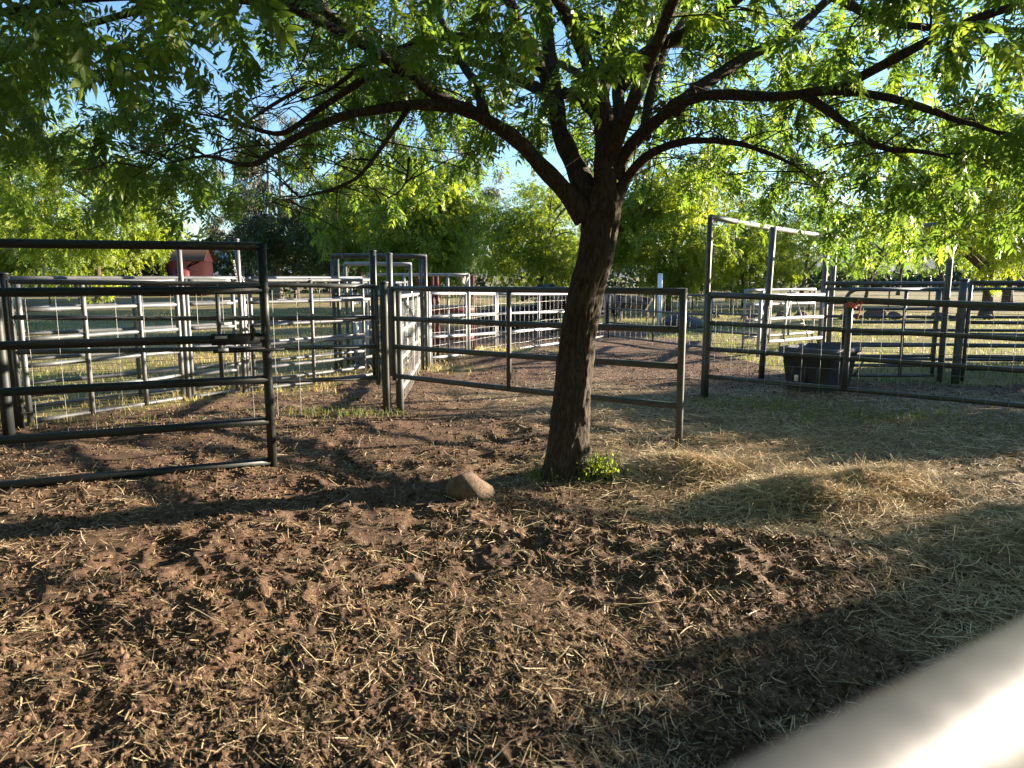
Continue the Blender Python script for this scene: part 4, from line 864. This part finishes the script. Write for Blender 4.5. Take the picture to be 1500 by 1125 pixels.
# shrubs and trees outside the picture that throw the long shade on the pen
PH = tree_proto(28, 2.2, 2.0, 0.05, 'dark', 130, 45, .20, .05, .12)
sdir = np.array([math.sin(R(SUN_AZ)), math.cos(R(SUN_AZ))]); sper = np.array([-sdir[1], sdir[0]])
for i, (s_, r_, h) in enumerate(((-.3, 12, 2.6), (.6, 12, 2.45), (1.4, 12, 2.35), (1.95, 12, 2.2), (2.4, 12.3, 2.0), (4.5, 12, 1.6), (5.5, 12.5, 1.8), (6.5, 14, 2.1), (7.4, 16, 2.45), (8.1, 16.3, 2.2))):
    q = sdir * r_ + sper * s_
    plant(PH, 'hedge_shrub', 'dense dark shrub in the boundary hedge beside the pens', q[0], q[1], .75, i * 1.3, 'boundary hedge shrubs', 'shrub', sz=h / 2.2)

# unseen trees added around the photographer, behind and to the left of the pen, keeping the sky off the shaded side
for lab, pr, x, y, sc, rz in (('added unseen leafy tree behind the place where the worn near rail begins', PB, -5.5, -6.5, 1.25, .4), ('added unseen dark evergreen behind the near rail and gate', PD, .5, -8.5, 1.7, 1.4), ('added unseen leafy tree on the near side of the pens beyond the worn rail end', PB, 7.5, -7.5, 1.2, 2.4),
                              ('added unseen dark evergreen standing off the hinge end of the near-black gate', PD, -11.5, -1.0, 1.6, 3.2), ('added unseen leafy tree past the hinge end of the near-black gate', PB, -13.5, 6.0, 1.1, 5.2)):
    plant(pr, 'leafy_tree' if pr is PB else 'evergreen_tree', lab, x, y, sc, rz, 'added unseen trees around the near side of the pens')

# far hedgerow, hills, field fence, barn, stones
def hedgerow():
    n = 26000; x = rng.uniform(-95, 110, n); y = 78 + 8 * np.sin(x * .05) + rng.normal(0, 3, n); top = 3.2 + 3.2 * vnoise(x * .13, x * 0, 401) + 1.5 * vnoise(x * .5, y * .3, 402); top = top * (.45 + .55 * sstep(40, -5, x))
    z = rng.random(n) ** .8 * top; dr = rng.normal(0, 1, (n, 3)); Ms = frames(dr, (.02, 0, 1), rng.normal(0, 1, n)) * rng.uniform(.5, 1.1, n)[:, None, None]
    v = np.einsum('nij,kj->nki', Ms, EU * np.array([1, 2.2, 1])) + np.stack([x, y, z], -1)[:, None, :]; f = (np.array([[0, 1, 2, 3]])[None] + (np.arange(n) * 4)[:, None, None]).reshape(-1, 4)
    tag(link('hedgerow', mesh_np('hedgerow', v.reshape(-1, 3), f, M['leaf_dark'], False, {'tint': np.repeat(np.clip(rng.normal(.5, .25, n), 0, 1), 4)})), 'far dark hedgerow of trees closing the field', 'hedgerow', kind='stuff')
hedgerow()
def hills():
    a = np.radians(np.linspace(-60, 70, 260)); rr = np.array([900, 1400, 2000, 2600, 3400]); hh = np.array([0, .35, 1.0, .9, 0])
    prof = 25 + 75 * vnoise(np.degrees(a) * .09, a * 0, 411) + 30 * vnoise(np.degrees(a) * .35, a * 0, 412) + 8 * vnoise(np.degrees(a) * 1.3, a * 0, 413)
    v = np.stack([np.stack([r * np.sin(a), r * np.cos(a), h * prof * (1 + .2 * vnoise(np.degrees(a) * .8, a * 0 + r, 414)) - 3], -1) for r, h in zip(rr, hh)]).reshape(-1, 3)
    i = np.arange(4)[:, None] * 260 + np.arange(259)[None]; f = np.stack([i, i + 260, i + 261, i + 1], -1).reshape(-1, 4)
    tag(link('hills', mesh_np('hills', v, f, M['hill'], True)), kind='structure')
hills()
def field_fence(label, a, b, n, h):
    root = thing('field_fence', label, 'fence', (a[0], a[1], 0), 'thin wire fences across the field')
    for i in range(n + 1): q = lerp2(a, b, i / n); MB().tube([(*q, -.05), (*q, h)], .035, 6).build('post', M['bark_grey'], root)
    for k in range(5): z = .2 + k * (h - .3) / 4; MB().tube([(*a, z), (*b, z)], .006, 4, False).build('wire', M['wire'], root)
field_fence('thin wire field fence across the grass before the red barn', (-32, 40), (-4, 36), 16, 1.2)
field_fence('thin wire field fence beyond the row of reddish stones', (3, 33), (34, 31), 18, 1.25)
b = thing('barn', 'small red barn with a brown sloped roof behind the corral', 'barn', (-27.2, 58, 0))
b.rotation_euler.z = R(12)
MB().box((-27.2, 58, 1.33), (5.4, 4.5, 2.66)).build('wall', M['red_wall'], b)
MB().add([(-30.2, 55.4, 2.66), (-24.2, 55.4, 2.66), (-24.2, 58, 3.95), (-30.2, 58, 3.95), (-24.2, 60.6, 2.66), (-30.2, 60.6, 2.66), (-30.2, 55.4, 2.78), (-24.2, 55.4, 2.78), (-24.2, 58, 4.07), (-30.2, 58, 4.07), (-24.2, 60.6, 2.78), (-30.2, 60.6, 2.78)],
         [(6, 7, 8, 9), (9, 8, 10, 11), (1, 0, 3, 2), (2, 3, 5, 4), (0, 1, 7, 6), (4, 5, 11, 10)], None).build('roof', M['red_roof'], b)
MB().add([(-24.45, 55.5, 2.68), (-24.45, 60.5, 2.68), (-24.45, 58, 3.92)], None, [(0, 1, 2)]).build('gable', M['red_wall'], b)
MB().box((-26.0, 55.72, 1.05), (1.2, .08, 2.1)).build('door', M['maroon'], b)
for i in range(18):
    x = 7.0 + i * .62 + random.uniform(-.2, .2); y = 25.6 + random.uniform(-.9, .9) + (i % 3) * .2; s = random.uniform(.14, .34)
    rock('field_stone', (x, y, s * .2), (s * random.uniform(.8, 1.4), s, s * random.uniform(.6, .95)), M['rock_red'], 'reddish stone in the loose row beyond the pen', 'stone', 600 + i, 'loose row of reddish stones', random.uniform(0, 6))
rock('field_stone', (5.05, 21.4, .14), (.62, .42, .34), M['tub'], 'dark flat boulder on the grass at the foot of the white post', 'boulder', 650)
wpz = thing('plastic_post', 'white plastic pipe post standing in the grass near the dark-trunked tree', 'post', (4.47, 21.8, 0))
MB().tube([(4.47, 21.8, -.05), (4.46, 21.8, 1.55)], .075, 12).build('pipe', M['white'], wpz, True); MB().tube([(4.46, 21.8, 1.55), (4.46, 21.8, 1.59)], [.082, .06], 12).build('cap', M['white'], wpz, True)

# ------------------------------------------------------------------ cattle
def cow(label, x, y, rz, material, head_turn=0.0, head_z=1.18, lying=False, horns=False, s=1.0):
    root = thing('cow', label, 'cow', (x, y, 0)); root.rotation_euler.z = rz; root.scale = (s, s, s)
    dz = -0.52 if lying else 0.0
    V, E, Rd = [], [], []
    def vtx(p, r): V.append(p); Rd.append(r); return len(V) - 1
    def chain_(pts, start=None):
        prev = start
        for p, r in pts:
            i = vtx(p, r)
            if prev is not None: E.append((prev, i))
            prev = i
        return prev
    pel = vtx((-.62, 0, 1.0 + dz), (.25, .27)); 
    mid = vtx((-.25, 0, .90 + dz), (.31, .33)); E.append((pel, mid)); ch_ = vtx((.22, 0, .90 + dz), (.31, .34)); E.append((mid, ch_)); sh = vtx((.55, 0, .98 + dz), (.24, .29)); E.append((ch_, sh))
    rump = vtx((-.88, 0, 1.0 + dz), (.15, .18)); E.append((pel, rump))
    ht = Vector((math.cos(head_turn), math.sin(head_turn)))
    nk = vtx((.78, .04 * ht.y, 1.10 + dz), (.16, .19)); E.append((sh, nk)); hd = vtx((.78 + .24 * ht.x, .24 * ht.y, head_z + dz), (.115, .13)); E.append((nk, hd))
    fc = vtx((.78 + .40 * ht.x, .40 * ht.y, head_z - .10 + dz), (.09, .10)); E.append((hd, fc)); mz = vtx((.78 + .54 * ht.x, .54 * ht.y, head_z - .22 + dz), (.075, .075)); E.append((fc, mz))
    for sg in (-1, 1):
        if lying:
            chain_([((.42, .20 * sg, .24), (.10, .10)), ((.72, .24 * sg, .10), (.06, .06)), ((.48, .28 * sg, .05), (.045, .045))], sh)
            chain_([((-.55, .26 * sg, .26), (.15, .17)), ((-.20, .36 * sg, .14), (.08, .08)), ((-.52, .40 * sg, .06), (.05, .05)), ((-.25, .42 * sg, .05), (.045, .045))], pel)
        else:
            chain_([((.50, .15 * sg, .70), (.105, .12)), ((.50, .16 * sg, .42), (.062, .068)), ((.49, .16 * sg, .12), (.045, .048)), ((.52, .16 * sg, .02), (.058, .05))], sh)
            chain_([((-.62, .18 * sg, .74), (.14, .17)), ((-.52, .18 * sg, .58), (.10, .11)), ((-.74, .18 * sg, .38), (.062, .07)), ((-.70, .18 * sg, .12), (.045, .05)), ((-.67, .18 * sg, .02), (.058, .05))], pel)
    chain_([((-.97, 0, .95 + dz), (.035, .035)), ((-1.0, 0, .65 + dz * .7), (.022, .022)), ((-.99, 0, max(.08, .42 + dz)), (.035, .035))], rump)
    me = bpy.data.meshes.new('cow_skin'); me.from_pydata(V, E, []); o = bpy.data.objects.new('tmp', me); COL.objects.link(o)
    sk = o.modifiers.new('s', 'SKIN'); 
    for i, rd in enumerate(Rd): me.skin_vertices[0].data[i].radius = rd; me.skin_vertices[0].data[i].use_root = (i == 0)
    ss = o.modifiers.new('u', 'SUBSURF'); ss.levels = 2; ss.render_levels = 2
    dg = bpy.context.evaluated_depsgraph_get(); em = bpy.data.meshes.new_from_object(o.evaluated_get(dg)); bpy.data.objects.remove(o)
    em.polygons.foreach_set('use_smooth', np.ones(len(em.polygons), bool)); em.materials.clear(); em.materials.append(material); em.name = 'body'
    link('body', em, root)
    hx = .78 + .20 * ht.x; hy = .20 * ht.y
    for sg in (-1, 1):
        sx, sy = -ht.y * sg, ht.x * sg
        mb = MB(); mb.tube([(hx + sx * .09, hy + sy * .09, head_z + .05 + dz), (hx + sx * .17, hy + sy * .17, head_z + .05 + dz), (hx + sx * .27, hy + sy * .27, head_z + .0 + dz)], [.03, .055, .012], 8)
        v = np.concatenate(mb.v); link('ear', mesh_np('ear', v, [np.concatenate(mb.q), np.concatenate(mb.t)], material, True), root)
        ex, ey = .78 + .31 * ht.x + sx * .10, .31 * ht.y + sy * .10
        v_, f_ = ico(2); link('eye', mesh_np('eye', v_ * .022 + np.array([ex, ey, head_z - .0 + dz]), f_, M['tub'], True), root)
        if horns:
            mb = MB(); mb.tube([(hx + sx * .07, hy + sy * .07, head_z + .10 + dz), (hx + sx * .18, hy + sy * .18, head_z + .15 + dz), (hx + sx * .22, hy + sy * .22, head_z + .25 + dz)], [.024, .018, .005], 8)
            link('horn', mesh_np('horn', np.concatenate(mb.v), [np.concatenate(mb.q), np.concatenate(mb.t)], M['tag'], True), root)
    return root
cow('black cow facing the fence with its ears out, beside the shade tree trunk', 0.98, 19.3, R(-98), M['cow_black'], 0.1, 1.22)
cow('dark brown cow standing side-on behind the black cow', 1.55, 20.3, R(172), M['cow_brown'], 0.2, 1.05)
cow('dark cow lying down on the dirt by the pale wire panel', 0.0, 19.6, R(20), M['cow_black'], 0.4, 1.05, True)
cow('black-and-brown cow standing at the corner where pale and dark panels meet', 2.75, 21.2, R(-110), M['cow_black'], -.3, 1.2, s=.92)
cow('tan-patched calf standing farther off between dark panel and white post', 4.0, 24.0, R(165), M['cow_tan'], .3, 1.05, s=.72)
for me in list(bpy.data.meshes):
    if me.users == 0: bpy.data.meshes.remove(me)
print('tris', sum(sum(len(p.vertices) - 2 for p in me.polygons) if len(me.polygons) < 5000 else int(len(me.loops) - 2 * len(me.polygons)) for me in bpy.data.meshes))
